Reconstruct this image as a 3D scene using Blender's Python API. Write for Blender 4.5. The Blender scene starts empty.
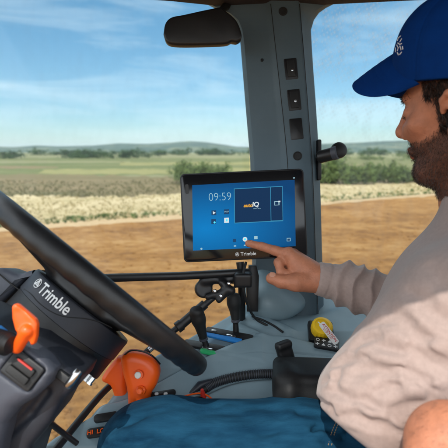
import bpy, bmesh, math, random
import numpy as np
from mathutils import Vector, Matrix
random.seed(7)
RNG = np.random.RandomState(11)
S = bpy.context.scene
COL = S.collection
rad = math.radians

# ------------------------------------------------------------------ camera
F = 430.0                      # focal length in units of the 448 px wide photograph
PITCH = math.atan(72.0 / F)
CAM = np.array([0.0, 0.0, 2.45])
AX_R = np.array([1.0, 0.0, 0.0])
AX_U = np.array([0.0, math.sin(PITCH), math.cos(PITCH)])
AX_F = np.array([0.0, math.cos(PITCH), -math.sin(PITCH)])
cd = bpy.data.cameras.new('camera')
cam = bpy.data.objects.new('camera', cd)
COL.objects.link(cam)
cam.location = CAM
cam.rotation_euler = (math.pi / 2 - PITCH, 0, 0)
cd.sensor_width = 36.0
cd.lens = 36.0 * F / 448.0
cd.clip_start = 0.02
cd.clip_end = 20000
cd.dof.use_dof = True
cd.dof.focus_distance = 0.90
cd.dof.aperture_fstop = 6.0
S.camera = cam

# ------------------------------------------------------------------ sky, sun, exposure
SUN_EL, SUN_AZ = 50.0, 200.0          # azimuth clockwise from +Y: the sun stands behind and left of the camera
W = bpy.data.worlds.new('World')
S.world = W
W.use_nodes = True
nt = W.node_tree
nt.nodes.clear()
wo = nt.nodes.new('ShaderNodeOutputWorld')
bg = nt.nodes.new('ShaderNodeBackground')
sky = nt.nodes.new('ShaderNodeTexSky')
sky.sky_type = 'NISHITA'
sky.sun_disc = False
sky.sun_elevation = rad(SUN_EL)
sky.sun_rotation = rad(SUN_AZ)
sky.altitude = 300
sky.air_density = 1.0
sky.dust_density = 0.3
sky.ozone_density = 1.6
bg.inputs[1].default_value = 0.105
tc = nt.nodes.new('ShaderNodeTexCoord')
sep = nt.nodes.new('ShaderNodeSeparateXYZ')
nt.links.new(tc.outputs['Generated'], sep.inputs[0])
# thin high cloud: stretched noise over the direction
mp = nt.nodes.new('ShaderNodeMapping')
mp.inputs['Scale'].default_value = (1.1, 1.1, 6.5)
mp.inputs['Rotation'].default_value = (0.05, 0.12, 0.3)
nt.links.new(tc.outputs['Generated'], mp.inputs[0])
nz = nt.nodes.new('ShaderNodeTexNoise')
nz.inputs['Scale'].default_value = 2.6
nz.inputs['Detail'].default_value = 7
nz.inputs['Roughness'].default_value = 0.55
nz.inputs['Distortion'].default_value = 0.6
nt.links.new(mp.outputs[0], nz.inputs['Vector'])
cr = nt.nodes.new('ShaderNodeMapRange')
cr.inputs['From Min'].default_value = 0.43
cr.inputs['From Max'].default_value = 0.78
cr.inputs['To Max'].default_value = 0.55
nt.links.new(nz.outputs['Fac'], cr.inputs['Value'])
mx = nt.nodes.new('ShaderNodeMix')
mx.data_type = 'RGBA'
mx.inputs[7].default_value = (6.2, 6.7, 6.9, 1)
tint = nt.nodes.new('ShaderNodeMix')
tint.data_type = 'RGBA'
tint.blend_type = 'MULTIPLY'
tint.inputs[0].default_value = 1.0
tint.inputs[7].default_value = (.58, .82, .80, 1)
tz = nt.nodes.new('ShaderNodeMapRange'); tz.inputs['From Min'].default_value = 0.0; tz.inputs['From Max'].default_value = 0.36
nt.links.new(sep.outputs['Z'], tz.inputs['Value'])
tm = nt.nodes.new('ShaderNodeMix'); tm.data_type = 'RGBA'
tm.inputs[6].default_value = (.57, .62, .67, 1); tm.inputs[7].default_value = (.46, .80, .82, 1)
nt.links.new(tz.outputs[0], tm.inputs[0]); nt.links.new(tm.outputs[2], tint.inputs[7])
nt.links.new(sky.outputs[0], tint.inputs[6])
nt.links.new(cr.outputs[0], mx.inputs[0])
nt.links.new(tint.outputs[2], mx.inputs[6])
# added fill light: unseen sky overhead and behind the camera brightened for the interior
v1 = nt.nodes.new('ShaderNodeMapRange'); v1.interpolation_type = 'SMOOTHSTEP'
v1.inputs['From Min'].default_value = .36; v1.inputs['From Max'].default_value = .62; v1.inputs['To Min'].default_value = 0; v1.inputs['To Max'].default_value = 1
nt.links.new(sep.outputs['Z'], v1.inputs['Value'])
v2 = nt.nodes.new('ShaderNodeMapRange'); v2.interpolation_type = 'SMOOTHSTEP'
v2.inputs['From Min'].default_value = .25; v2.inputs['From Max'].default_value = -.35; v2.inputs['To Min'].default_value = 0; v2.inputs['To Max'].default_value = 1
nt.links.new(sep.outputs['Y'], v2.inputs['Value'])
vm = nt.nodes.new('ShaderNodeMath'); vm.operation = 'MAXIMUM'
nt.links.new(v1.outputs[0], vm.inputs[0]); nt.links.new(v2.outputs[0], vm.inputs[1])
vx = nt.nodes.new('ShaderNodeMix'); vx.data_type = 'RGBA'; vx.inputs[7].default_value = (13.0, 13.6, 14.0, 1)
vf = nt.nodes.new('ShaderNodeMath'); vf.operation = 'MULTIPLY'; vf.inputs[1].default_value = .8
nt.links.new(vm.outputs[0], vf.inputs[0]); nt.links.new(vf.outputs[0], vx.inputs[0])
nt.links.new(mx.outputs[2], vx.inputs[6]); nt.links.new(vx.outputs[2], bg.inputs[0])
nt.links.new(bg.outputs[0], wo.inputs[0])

sd = bpy.data.lights.new('sun', 'SUN')
sd.energy = 2.0
sd.angle = rad(0.5)
sd.color = (1.0, 0.94, 0.85)
sun = bpy.data.objects.new('sun', sd)
COL.objects.link(sun)
az = rad(SUN_AZ)
sdir = Vector((math.sin(az) * math.cos(rad(SUN_EL)), math.cos(az) * math.cos(rad(SUN_EL)), math.sin(rad(SUN_EL))))
sun.rotation_euler = sdir.to_track_quat('Z', 'Y').to_euler()

S.view_settings.view_transform = 'Standard'
S.view_settings.look = 'None'
S.view_settings.gamma = 1
S.view_settings.exposure = 0.85
S.render.engine = 'CYCLES'
S.cycles.use_denoising = True
S.cycles.max_bounces = 8
S.cycles.transparent_max_bounces = 16
S.cycles.volume_bounces = 0
S.cycles.use_adaptive_sampling = True

# ------------------------------------------------------------------ helpers: placing
def P(px, py, d):
    """world point seen at photo pixel (px, py) at distance d along the view axis"""
    return CAM + AX_R * ((px - 224) / F * d) + AX_U * (-(py - 224) / F * d) + AX_F * d
def cv(x, y, z):
    """direction given as right / up / towards the viewer"""
    return AX_R * x + AX_U * y - AX_F * z
def G(px, py, z=0.0):
    d = AX_R * ((px - 224) / F) + AX_U * (-(py - 224) / F) + AX_F
    t = (z - CAM[2]) / d[2]
    return CAM + d * t
def unit(v):
    v = np.asarray(v, float)
    return v / np.linalg.norm(v)
def basis(z, xhint):
    """3x3 matrix whose columns are x, y, z"""
    z = unit(z)
    x = np.asarray(xhint, float)
    x = unit(x - z * np.dot(x, z))
    return np.column_stack([x, np.cross(z, x), z])

# ------------------------------------------------------------------ helpers: objects
def tag(o, label=None, cat=None, group=None, kind=None):
    if label: o['label'] = label
    if cat: o['category'] = cat
    if group: o['group'] = group
    if kind: o['kind'] = kind
    return o
def thing(name, label, cat, loc, group=None):
    o = bpy.data.objects.new(name, None)
    COL.objects.link(o)
    o.location = [float(v) for v in loc]
    o.empty_display_size = 0.05
    return tag(o, label, cat, group)
def link(name, me, m=None, parent=None, smooth=True):
    o = bpy.data.objects.new(name, me)
    COL.objects.link(o)
    if m is not None and len(me.materials) == 0:
        me.materials.append(m)
    if smooth and hasattr(me, 'polygons') and len(me.polygons):
        me.polygons.foreach_set('use_smooth', [True] * len(me.polygons))
    if parent is not None:
        o.parent = parent
        off = Vector((0, 0, 0))
        q = parent
        while q is not None:
            off += q.location
            q = q.parent
        # vertices are given in world coordinates; keep them there
        o.location = -off
    return o
def mesh_np(name, V, Fc):
    me = bpy.data.meshes.new(name)
    V = np.asarray(V, np.float32)
    Fc = np.asarray(Fc, np.int32)
    k = Fc.shape[1]
    me.vertices.add(len(V)); me.vertices.foreach_set('co', V.ravel())
    me.loops.add(Fc.size); me.loops.foreach_set('vertex_index', Fc.ravel())
    me.polygons.add(len(Fc))
    me.polygons.foreach_set('loop_start', np.arange(0, Fc.size, k, dtype=np.int32))
    me.update(calc_edges=True)
    return me
class MB:
    """collects shapes in world coordinates, links them as ONE mesh object"""
    def __init__(s):
        s.v = []; s.f = []; s.sm = []
    def add(s, V, Fs, smooth=True):
        n = len(s.v)
        s.v += [tuple(float(c) for c in p) for p in V]
        for f in Fs:
            s.f.append(tuple(i + n for i in f)); s.sm.append(smooth)
        return s
    def box(s, c, half, M=None, bevel=0.0, seg=3):
        bm = bmesh.new()
        bmesh.ops.create_cube(bm, size=2)
        for v in bm.verts:
            v.co = Vector((v.co.x * half[0], v.co.y * half[1], v.co.z * half[2]))
        if bevel > 0:
            bmesh.ops.bevel(bm, geom=list(bm.edges), offset=bevel, segments=seg, profile=0.5, affect='EDGES')
        M = np.eye(3) if M is None else M
        bm.verts.index_update()
        V = [np.asarray(c) + M @ np.array(v.co) for v in bm.verts]
        Fs = [[v.index for v in f.verts] for f in bm.faces]
        bm.free()
        return s.add(V, Fs, smooth=False)
    def tube(s, pts, r, n=14, caps=True, ripple=None):
        pts = [np.asarray(p, float) for p in pts]
        rs = r if hasattr(r, '__len__') else [r] * len(pts)
        V = []; Fs = []
        ref = None
        for i, p in enumerate(pts):
            t = unit(pts[min(i + 1, len(pts) - 1)] - pts[max(i - 1, 0)])
            if ref is None:
                ref = np.array([0, 0, 1.0]) if abs(t[2]) < .9 else np.array([1.0, 0, 0])
            x = unit(ref - t * np.dot(ref, t)); y = np.cross(t, x); ref = x
            for k in range(n):
                a = 2 * math.pi * k / n
                V.append(p + (x * math.cos(a) + y * math.sin(a)) * rs[i])
        m = len(pts)
        for i in range(m - 1):
            for k in range(n):
                Fs.append((i * n + k, i * n + (k + 1) % n, (i + 1) * n + (k + 1) % n, (i + 1) * n + k))
        s.add(V, Fs)
        if caps:
            n0 = len(s.v) - len(V)
            s.f.append(tuple(n0 + k for k in range(n))[::-1]); s.sm.append(False)
            s.f.append(tuple(n0 + (m - 1) * n + k for k in range(n))); s.sm.append(False)
        return s
    def lathe(s, c, M, prof, n=32, caps=True):
        """prof: (radius, height) along the z column of M"""
        V = []; Fs = []
        for (r, z) in prof:
            for k in range(n):
                a = 2 * math.pi * k / n
                V.append(np.asarray(c) + M @ np.array([r * math.cos(a), r * math.sin(a), z]))
        m = len(prof)
        for i in range(m - 1):
            for k in range(n):
                Fs.append((i * n + k, i * n + (k + 1) % n, (i + 1) * n + (k + 1) % n, (i + 1) * n + k))
        if caps:
            Fs.append(tuple(range(n))[::-1]); Fs.append(tuple((m - 1) * n + k for k in range(n)))
        return s.add(V, Fs)
    def prism(s, outline, c, M, z0, z1, bevel=0.0, seg=2):
        """outline: 2-D points in the x, y columns of M, extruded between z0 and z1"""
        bm = bmesh.new()
        vs = [bm.verts.new((x, y, z0)) for x, y in outline]
        f = bm.faces.new(vs)
        r = bmesh.ops.extrude_face_region(bm, geom=[f])
        for v in [g for g in r['geom'] if isinstance(g, bmesh.types.BMVert)]:
            v.co.z = z1
        bmesh.ops.recalc_face_normals(bm, faces=bm.faces)
        if bevel > 0:
            es = [e for e in bm.edges if abs(e.verts[0].co.z - e.verts[1].co.z) < 1e-9]
            bmesh.ops.bevel(bm, geom=es, offset=bevel, segments=seg, profile=0.5, affect='EDGES')
        bm.verts.index_update()
        V = [np.asarray(c) + M @ np.array(v.co) for v in bm.verts]
        Fs = [[v.index for v in f.verts] for f in bm.faces]
        bm.free()
        return s.add(V, Fs, smooth=False)
    def build(s, name, m, parent=None, auto=True):
        me = bpy.data.meshes.new(name)
        me.from_pydata(s.v, [], s.f)
        me.polygons.foreach_set('use_smooth', s.sm)
        bm = bmesh.new(); bm.from_mesh(me)
        bmesh.ops.recalc_face_normals(bm, faces=bm.faces)
        if auto:
            for e in bm.edges:
                if len(e.link_faces) == 2 and e.calc_face_angle(0) > rad(38): e.smooth = False
            for f in bm.faces: f.smooth = True
        bm.to_mesh(me); bm.free()
        return link(name, me, m, parent, smooth=False)
def rrect(w, h, r, n=6):
    out = []
    for cx, cy, a0 in ((w - r, h - r, 0), (-w + r, h - r, 90), (-w + r, -h + r, 180), (w - r, -h + r, 270)):
        for i in range(n + 1):
            a = rad(a0 + 90 * i / n)
            out.append((cx + r * math.cos(a), cy + r * math.sin(a)))
    return out
def spline(pts, n=12):
    """Catmull-Rom through the points"""
    p = [np.asarray(q, float) for q in pts]
    p = [2 * p[0] - p[1]] + p + [2 * p[-1] - p[-2]]
    out = []
    for i in range(1, len(p) - 2):
        for k in range(n):
            t = k / n
            out.append(.5 * ((2 * p[i]) + (-p[i - 1] + p[i + 1]) * t + (2 * p[i - 1] - 5 * p[i] + 4 * p[i + 1] - p[i + 2]) * t * t
                             + (-p[i - 1] + 3 * p[i] - 3 * p[i + 1] + p[i + 2]) * t ** 3))
    out.append(p[-2])
    return out
def text(name, body, c, M, size, m, parent, extrude=0.0002, bold=0.0, shear=0.0, align='CENTER', sx=1.0):
    cu = bpy.data.curves.new(name, 'FONT')
    cu.body = body; cu.size = size; cu.extrude = extrude; cu.offset = bold; cu.shear = shear
    cu.align_x = align; cu.align_y = 'CENTER'
    tmp = bpy.data.objects.new(name, cu)
    COL.objects.link(tmp)
    bpy.context.view_layer.update()
    me = bpy.data.meshes.new_from_object(tmp.evaluated_get(bpy.context.evaluated_depsgraph_get()))
    bpy.data.objects.remove(tmp)
    co = np.zeros(len(me.vertices) * 3); me.vertices.foreach_get('co', co)
    co = co.reshape(-1, 3); co[:, 0] *= sx
    co = co @ M.T + np.asarray(c)
    me.vertices.foreach_set('co', co.ravel()); me.materials.clear(); me.update()
    return link(name, me, m, parent, smooth=False)

# ------------------------------------------------------------------ helpers: materials
def mat(name, base, rough=.6, var=.0, vscale=20., bump=.0, bscale=60., metal=0., base2=None, detail=4, coat=0., spec=.5,
        emit=None, estr=1., sheen=0., rvar=0., sss=0., stretch=None, bdist=.01):
    m = bpy.data.materials.new(name); m.use_nodes = True
    n = m.node_tree; b = n.nodes['Principled BSDF']
    b.inputs['Base Color'].default_value = (*base, 1)
    b.inputs['Roughness'].default_value = rough
    b.inputs['Metallic'].default_value = metal
    b.inputs['Specular IOR Level'].default_value = spec
    b.inputs['Coat Weight'].default_value = coat
    b.inputs['Coat Roughness'].default_value = .15
    if sheen: b.inputs['Sheen Weight'].default_value = sheen; b.inputs['Sheen Roughness'].default_value = .5
    if sss:
        b.inputs['Subsurface Weight'].default_value = sss
        b.inputs['Subsurface Radius'].default_value = (.012, .005, .003)
        b.inputs['Subsurface Scale'].default_value = .6
    if emit: b.inputs['Emission Color'].default_value = (*emit, 1); b.inputs['Emission Strength'].default_value = estr
    t = n.nodes.new('ShaderNodeTexCoord'); src = t.outputs['Object']
    if stretch:
        mpn = n.nodes.new('ShaderNodeMapping'); mpn.inputs['Scale'].default_value = stretch
        n.links.new(src, mpn.inputs[0]); src = mpn.outputs[0]
    if var or base2 is not None:
        z = n.nodes.new('ShaderNodeTexNoise'); z.inputs['Scale'].default_value = vscale; z.inputs['Detail'].default_value = detail
        z.inputs['Roughness'].default_value = .6
        n.links.new(src, z.inputs['Vector'])
        r = n.nodes.new('ShaderNodeValToRGB')
        b2 = base2 if base2 is not None else tuple(min(1, c * (1 + var)) for c in base)
        b1 = base if base2 is not None else tuple(c * (1 - var) for c in base)
        r.color_ramp.elements[0].position = .32; r.color_ramp.elements[1].position = .68
        r.color_ramp.elements[0].color = (*b1, 1); r.color_ramp.elements[1].color = (*b2, 1)
        n.links.new(z.outputs['Fac'], r.inputs[0]); n.links.new(r.outputs[0], b.inputs['Base Color'])
    if rvar:
        z2 = n.nodes.new('ShaderNodeTexNoise'); z2.inputs['Scale'].default_value = 14; z2.inputs['Detail'].default_value = 6
        n.links.new(src, z2.inputs['Vector'])
        q = n.nodes.new('ShaderNodeMapRange'); q.inputs['From Min'].default_value = .3; q.inputs['From Max'].default_value = .7
        q.inputs['To Min'].default_value = max(0, rough - rvar); q.inputs['To Max'].default_value = min(1, rough + rvar)
        n.links.new(z2.outputs['Fac'], q.inputs['Value']); n.links.new(q.outputs[0], b.inputs['Roughness'])
    if bump:
        z3 = n.nodes.new('ShaderNodeTexNoise'); z3.inputs['Scale'].default_value = bscale; z3.inputs['Detail'].default_value = 5
        n.links.new(src, z3.inputs['Vector'])
        bp = n.nodes.new('ShaderNodeBump'); bp.inputs['Strength'].default_value = bump; bp.inputs['Distance'].default_value = bdist
        n.links.new(z3.outputs['Fac'], bp.inputs['Height']); n.links.new(bp.outputs[0], b.inputs['Normal'])
    return m

# ------------------------------------------------------------------ helpers: solid modelling with distance fields
_T = RNG.rand(64, 64, 64).astype(np.float32)
def vnoise(p, s):
    q = p * s + 1000.0
    i = np.floor(q).astype(np.int64); f = (q - i).astype(np.float32); f = f * f * (3 - 2 * f)
    i &= 63; j = (i + 1) & 63
    x0, y0, z0 = i[:, 0], i[:, 1], i[:, 2]; x1, y1, z1 = j[:, 0], j[:, 1], j[:, 2]
    fx, fy, fz = f[:, 0], f[:, 1], f[:, 2]
    a = _T[x0, y0, z0] * (1 - fx) + _T[x1, y0, z0] * fx; b = _T[x0, y1, z0] * (1 - fx) + _T[x1, y1, z0] * fx
    c = _T[x0, y0, z1] * (1 - fx) + _T[x1, y0, z1] * fx; d = _T[x0, y1, z1] * (1 - fx) + _T[x1, y1, z1] * fx
    return (a * (1 - fy) + b * fy) * (1 - fz) + (c * (1 - fy) + d * fy) * fz - .5
def cap(a, b, ra, rb=None):
    a = np.asarray(a, np.float32); b = np.asarray(b, np.float32); rb = ra if rb is None else rb
    ab = b - a; L = float(ab @ ab) + 1e-12
    def f(p):
        t = np.clip((p - a) @ ab / L, 0, 1)
        return np.linalg.norm(p - a - t[:, None] * ab, axis=1) - (ra + (rb - ra) * t)
    return f
def ell(c, r, M=None):
    c = np.asarray(c, np.float32); r = np.asarray(r, np.float32); M = np.eye(3, dtype=np.float32) if M is None else np.asarray(M, np.float32)
    def f(p):
        q = (p - c) @ M
        k0 = np.linalg.norm(q / r, axis=1); k1 = np.linalg.norm(q / (r * r), axis=1)
        return k0 * (k0 - 1) / np.maximum(k1, 1e-6)
    return f
def rbx(c, h, r, M=None):
    c = np.asarray(c, np.float32); h = np.asarray(h, np.float32) - r; M = np.eye(3, dtype=np.float32) if M is None else np.asarray(M, np.float32)
    def f(p):
        q = np.abs((p - c) @ M) - h
        return np.linalg.norm(np.maximum(q, 0), axis=1) + np.minimum(q.max(axis=1), 0) - r
    return f
def cyl(c, M, R, hh, r=.002):
    c = np.asarray(c, np.float32); M = np.asarray(M, np.float32)
    def f(p):
        q = (p - c) @ M
        d0 = np.hypot(q[:, 0], q[:, 1]) - R + r; d1 = np.abs(q[:, 2]) - hh + r
        return np.hypot(np.maximum(d0, 0), np.maximum(d1, 0)) + np.minimum(np.maximum(d0, d1), 0) - r
    return f
def half(c, n):
    """keeps the side the normal points away from"""
    c = np.asarray(c, np.float32); n = np.asarray(unit(n), np.float32)
    return lambda p: (p - c) @ n
def smin(a, b, k):
    h = np.clip(.5 + .5 * (b - a) / k, 0, 1)
    return b * (1 - h) + a * h - k * h * (1 - h)
def smax(a, b, k): return -smin(-a, -b, k)
def uni(fs, k):
    def f(p):
        d = fs[0](p)
        for g in fs[1:]: d = smin(d, g(p), k)
        return d
    return f
def sub(f, g, k=.004): return lambda p: smax(f(p), -g(p), k)
def inter(f, g, k=.004): return lambda p: smax(f(p), g(p), k)
_coarse = [True]
def near(f, c, R):
    """skip a group where a block of points is far from it"""
    c = np.asarray(c, np.float32)
    def g(p):
        if not _coarse[0]:
            d = float(np.linalg.norm(p[len(p) // 2] - c)) - R
            if d > .06: return np.full(len(p), d, np.float32)
        return f(p)
    return g
def sdf_mesh(name, f, lo, hi, h, slack=1.5, B=16, smooth_it=1, main=False):
    lo = np.asarray(lo, np.float64); hi = np.asarray(hi, np.float64)
    nb = np.ceil((hi - lo) / (h * B)).astype(int)
    bi = np.stack(np.meshgrid(*[np.arange(k) for k in nb], indexing='ij'), -1).reshape(-1, 3)
    cen = lo + (bi + .5) * h * B
    _coarse[0] = True
    val = f(cen.astype(np.float32))
    act = bi[np.abs(val) < h * B * .87 * slack]
    _coarse[0] = False
    N = nb * B + 2
    g = np.arange(B + 1)
    off = np.stack(np.meshgrid(g, g, g, indexing='ij'), -1).reshape(-1, 3)
    cid = lambda I: ((I[:, 0] + 1) * N[1] + I[:, 1] + 1) * N[2] + I[:, 2] + 1
    VI = []; VP = []; Q = []
    corners = [(a, b, c) for a in (0, 1) for b in (0, 1) for c in (0, 1)]
    edges = [(u, v) for u in corners for v in corners if u < v and sum(abs(x - y) for x, y in zip(u, v)) == 1]
    for b0 in act:
        base = b0 * B
        v = f((lo + (base + off) * h).astype(np.float32)).reshape(B + 1, B + 1, B + 1)
        s = v < 0
        if s.all() or not s.any(): continue
        sl = lambda c: (slice(c[0], B + c[0]), slice(c[1], B + c[1]), slice(c[2], B + c[2]))
        tot = sum(s[sl(c)].astype(np.int8) for c in corners)
        cells = np.argwhere((tot > 0) & (tot < 8))
        acc = np.zeros((len(cells), 3)); cnt = np.zeros(len(cells))
        ix = [tuple((cells + np.array(c)).T) for c in corners]; cm = {c: ix[i] for i, c in enumerate(corners)}
        for u, w in edges:
            a = v[cm[u]]; c = v[cm[w]]
            k = (a < 0) != (c < 0)
            t = np.where(k, a / np.where(k, a - c, 1), 0)
            pt = np.array(u) + t[:, None] * (np.array(w) - np.array(u))
            acc[k] += pt[k]; cnt[k] += 1
        VI.append(cid(cells + base)); VP.append(lo + (cells + base + acc / cnt[:, None]) * h)
        for ax in range(3):
            d1, d2 = (ax + 1) % 3, (ax + 2) % 3
            e = [0, 0, 0]; e[ax] = 1
            A = s[:B, :B, :B]; C2 = s[sl(e)]
            idx = np.argwhere(A != C2)
            if not len(idx): continue
            ins = A[tuple(idx.T)]
            I = idx + base
            o1 = np.zeros(3, int); o1[d1] = 1; o2 = np.zeros(3, int); o2[d2] = 1
            q = np.stack([cid(I - o1 - o2), cid(I - o2), cid(I), cid(I - o1)], 1)
            q[~ins] = q[~ins][:, ::-1]
            Q.append(q)
    VI = np.concatenate(VI); VP = np.concatenate(VP); Q = np.concatenate(Q)
    o = np.argsort(VI); VI = VI[o]; VP = VP[o]
    k = np.searchsorted(VI, Q); k = np.clip(k, 0, len(VI) - 1)
    ok = (VI[k] == Q).all(1)
    Q = k[ok]
    if main:                                   # keep only the largest connected piece
        lab = np.arange(len(VP)); ea = np.concatenate([Q[:, 0], Q[:, 1], Q[:, 2]]); eb = np.concatenate([Q[:, 1], Q[:, 2], Q[:, 3]])
        while True:
            m_ = np.minimum(lab[ea], lab[eb]); new = lab.copy()
            np.minimum.at(new, ea, m_); np.minimum.at(new, eb, m_); np.minimum.at(new, lab[ea], m_); np.minimum.at(new, lab[eb], m_)
            new = new[new]
            if (new == lab).all(): break
            lab = new
        big = np.bincount(lab).argmax(); keep = lab == big
        idx = np.cumsum(keep) - 1; Q = idx[Q[keep[Q[:, 0]]]]; VP = VP[keep]
    for _ in range(smooth_it):
        acc = np.zeros_like(VP); cnt = np.zeros(len(VP))
        for a in range(4):
            b = (a + 1) % 4
            for u, w in ((a, b), (b, a)):
                for d in range(3): acc[:, d] += np.bincount(Q[:, u], VP[Q[:, w], d], len(VP))
                cnt += np.bincount(Q[:, u], minlength=len(VP))
        VP = .5 * VP + .5 * acc / np.maximum(cnt, 1)[:, None]
    return mesh_np(name, VP, Q)
# ================================================================== ground and fields
def ground_mat(name, stops, scales, bump, bscale, bdist, rough=.95, aniso=None):
    """stops: list of (pos, colour) driven by mixed noises"""
    m = bpy.data.materials.new(name); m.use_nodes = True
    n = m.node_tree; b = n.nodes['Principled BSDF']; b.inputs['Roughness'].default_value = rough
    b.inputs['Specular IOR Level'].default_value = .15
    t = n.nodes.new('ShaderNodeTexCoord'); src = t.outputs['Object']
    if aniso:
        mpn = n.nodes.new('ShaderNodeMapping'); mpn.inputs['Scale'].default_value = aniso
        mpn.inputs['Rotation'].default_value = (0, 0, rad(-18))
        n.links.new(src, mpn.inputs[0]); src = mpn.outputs[0]
    prev = None
    for sc_ in scales:
        z = n.nodes.new('ShaderNodeTexNoise'); z.inputs['Scale'].default_value = sc_; z.inputs['Detail'].default_value = 6
        z.inputs['Roughness'].default_value = .65
        n.links.new(src, z.inputs['Vector'])
        if prev is None: prev = z.outputs['Fac']
        else:
            a = n.nodes.new('ShaderNodeMix'); a.inputs[0].default_value = .5
            n.links.new(prev, a.inputs[2]); n.links.new(z.outputs['Fac'], a.inputs[3]); prev = a.outputs[0]
    r = n.nodes.new('ShaderNodeValToRGB')
    while len(r.color_ramp.elements) < len(stops): r.color_ramp.elements.new(.5)
    for e, (p_, c_) in zip(r.color_ramp.elements, stops): e.position = p_; e.color = (*c_, 1)
    n.links.new(prev, r.inputs[0]); n.links.new(r.outputs[0], b.inputs['Base Color'])
    z3 = n.nodes.new('ShaderNodeTexNoise'); z3.inputs['Scale'].default_value = bscale; z3.inputs['Detail'].default_value = 8
    z3.inputs['Roughness'].default_value = .7
    n.links.new(t.outputs['Object'], z3.inputs['Vector'])
    bp = n.nodes.new('ShaderNodeBump'); bp.inputs['Strength'].default_value = bump; bp.inputs['Distance'].default_value = bdist
    n.links.new(z3.outputs['Fac'], bp.inputs['Height']); n.links.new(bp.outputs[0], b.inputs['Normal'])
    return m
M_SOIL = ground_mat('tilled_soil', [(.38, (.200, .088, .030)), (.5, (.345, .160, .050)), (.62, (.46, .25, .095))], (.35, 3.0), 1.0, 5.0, .12, aniso=(.8, 1.4, 1))
M_EDGE = ground_mat('dry_track', [(.35, (.36, .23, .12)), (.6, (.44, .30, .17))], (.5, 4.0), .5, 6, .05)
M_STRAW = ground_mat('dry_straw', [(.36, (.27, .22, .09)), (.48, (.47, .35, .19)), (.62, (.60, .46, .28))], (.4, 2.5), .8, 7, .1, aniso=(.5, 1.5, 1))
M_BROWN = ground_mat('fallow_field', [(.36, (.105, .095, .038)), (.5, (.175, .125, .062)), (.64, (.24, .165, .09))], (.10, .6), .6, 2, .15, aniso=(.3, 1.5, 1))
M_GREENF = ground_mat('pasture', [(.38, (.075, .095, .030)), (.5, (.135, .135, .050)), (.62, (.21, .17, .08))], (.03, .3), .5, 1, .2, aniso=(.3, 1.4, 1))
M_YELLOW = ground_mat('ripe_crop', [(.36, (.185, .17, .06)), (.64, (.255, .215, .09))], (.05, .5), .4, 1, .2)
M_FAR = ground_mat('far_fields', [(.36, (.10, .12, .045)), (.48, (.19, .17, .085)), (.60, (.26, .24, .11))], (.004, .02), .3, .2, .5, aniso=(.3, 1.6, 1))

def sheet(name, pts, z, m, kind='structure', label=None, cat=None):
    mb = MB()
    mb.add([(p[0], p[1], z) for p in pts], [tuple(range(len(pts)))], smooth=False)
    o = mb.build(name, m, auto=False)
    for p in o.data.polygons:
        if p.normal.z < 0:
            o.data.flip_normals(); break
    return tag(o, kind=kind, label=label, cat=cat)
sheet('ground', [(-9000, -9000), (9000, -9000), (9000, 9000), (-9000, 9000)], 0, M_FAR)
def wavy(pts, amp, seed):
    """field edges are never ruled lines: resample and wobble in pixel rows"""
    xs = np.arange(pts[0][0], pts[-1][0] + 1, 3.0); ys = np.interp(xs, [p[0] for p in pts], [p[1] for p in pts])
    q = np.stack([xs * .09, xs * 0 + seed, xs * 0], 1)
    return [(x, y + amp * (1.6 * a + .9 * b)) for x, y, a, b in zip(xs, ys, vnoise(q, 1.), vnoise(q, 3.7))]
def strip(name, lo, hi, z, m, wob=0.0, seed=1, **k):
    if wob: lo = wavy(lo, wob, seed * 7.3); hi = wavy(hi, wob, seed * 5.1 + 3)
    """lo / hi: pixel polylines of the near and far edge, widened beyond the frame"""
    a = [G(*q) for q in lo]; b = [G(*q) for q in hi]
    return sheet(name, a + b[::-1], z, m, **k)
strip('pasture_field', [(-500, 176), (224, 175), (950, 176)], [(-500, 158.5), (224, 158), (950, 158)], .004, M_GREENF, wob=.5, seed=7)
strip('ripe_field', [(38, 173.5), (110, 174.5), (170, 174), (300, 170)], [(45, 169.5), (120, 169), (180, 169.5), (300, 167.5)], .008, M_YELLOW, wob=.8, seed=2)
strip('plough_field', [(-500, 170), (30, 168.5), (60, 167.6)], [(-500, 165.5), (30, 166), (60, 166.6)], .008, M_BROWN, wob=.6, seed=3)
strip('stubble_field', [(120, 165.5), (200, 165), (330, 164)], [(120, 162.5), (200, 162.2), (330, 161)], .008, M_YELLOW, wob=.7, seed=4)
strip('clover_field', [(-500, 163.5), (60, 163), (130, 162)], [(-500, 160.5), (60, 161), (130, 161.4)], .008, M_FAR, wob=.5, seed=5)
strip('fallow_field', [(-500, 203), (120, 204), (322, 192), (950, 182)], [(-500, 176), (0, 174), (110, 175.5), (224, 178), (322, 170), (950, 166)], .012, M_BROWN, wob=2.0, seed=6)
strip('stubble_strip', [(-500, 245), (0, 229), (120, 220), (180, 216), (322, 202), (415, 194), (800, 176)],
      [(-500, 204), (0, 196), (120, 197), (224, 190), (322, 183), (415, 182), (800, 172)], .016, M_STRAW, wob=2.4, seed=8)
strip('dirt_track', [(-500, 262), (0, 233), (120, 225), (180, 221), (322, 206), (415, 198), (800, 179)],
      [(-500, 254), (0, 226.5), (120, 218.5), (180, 215), (322, 202.2), (415, 195), (800, 176)], .020, M_EDGE, wob=.7, seed=9)
# tilled soil: a real relief of furrows and clods near the tractor, running on as a sheet
soil_far0 = [(-500, 260), (0, 232), (120, 224), (180, 220), (322, 205.3), (415, 197.5), (800, 178.5)]
soil_far = wavy(soil_far0, .8, 41.)
pf = [G(*q) for q in soil_far]
strip_pts = [(-60, -25), (60, -25)] + [(p[0], p[1]) for p in pf[::-1]]
sheet('tilled_soil_field', strip_pts, .024, M_SOIL)
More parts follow.
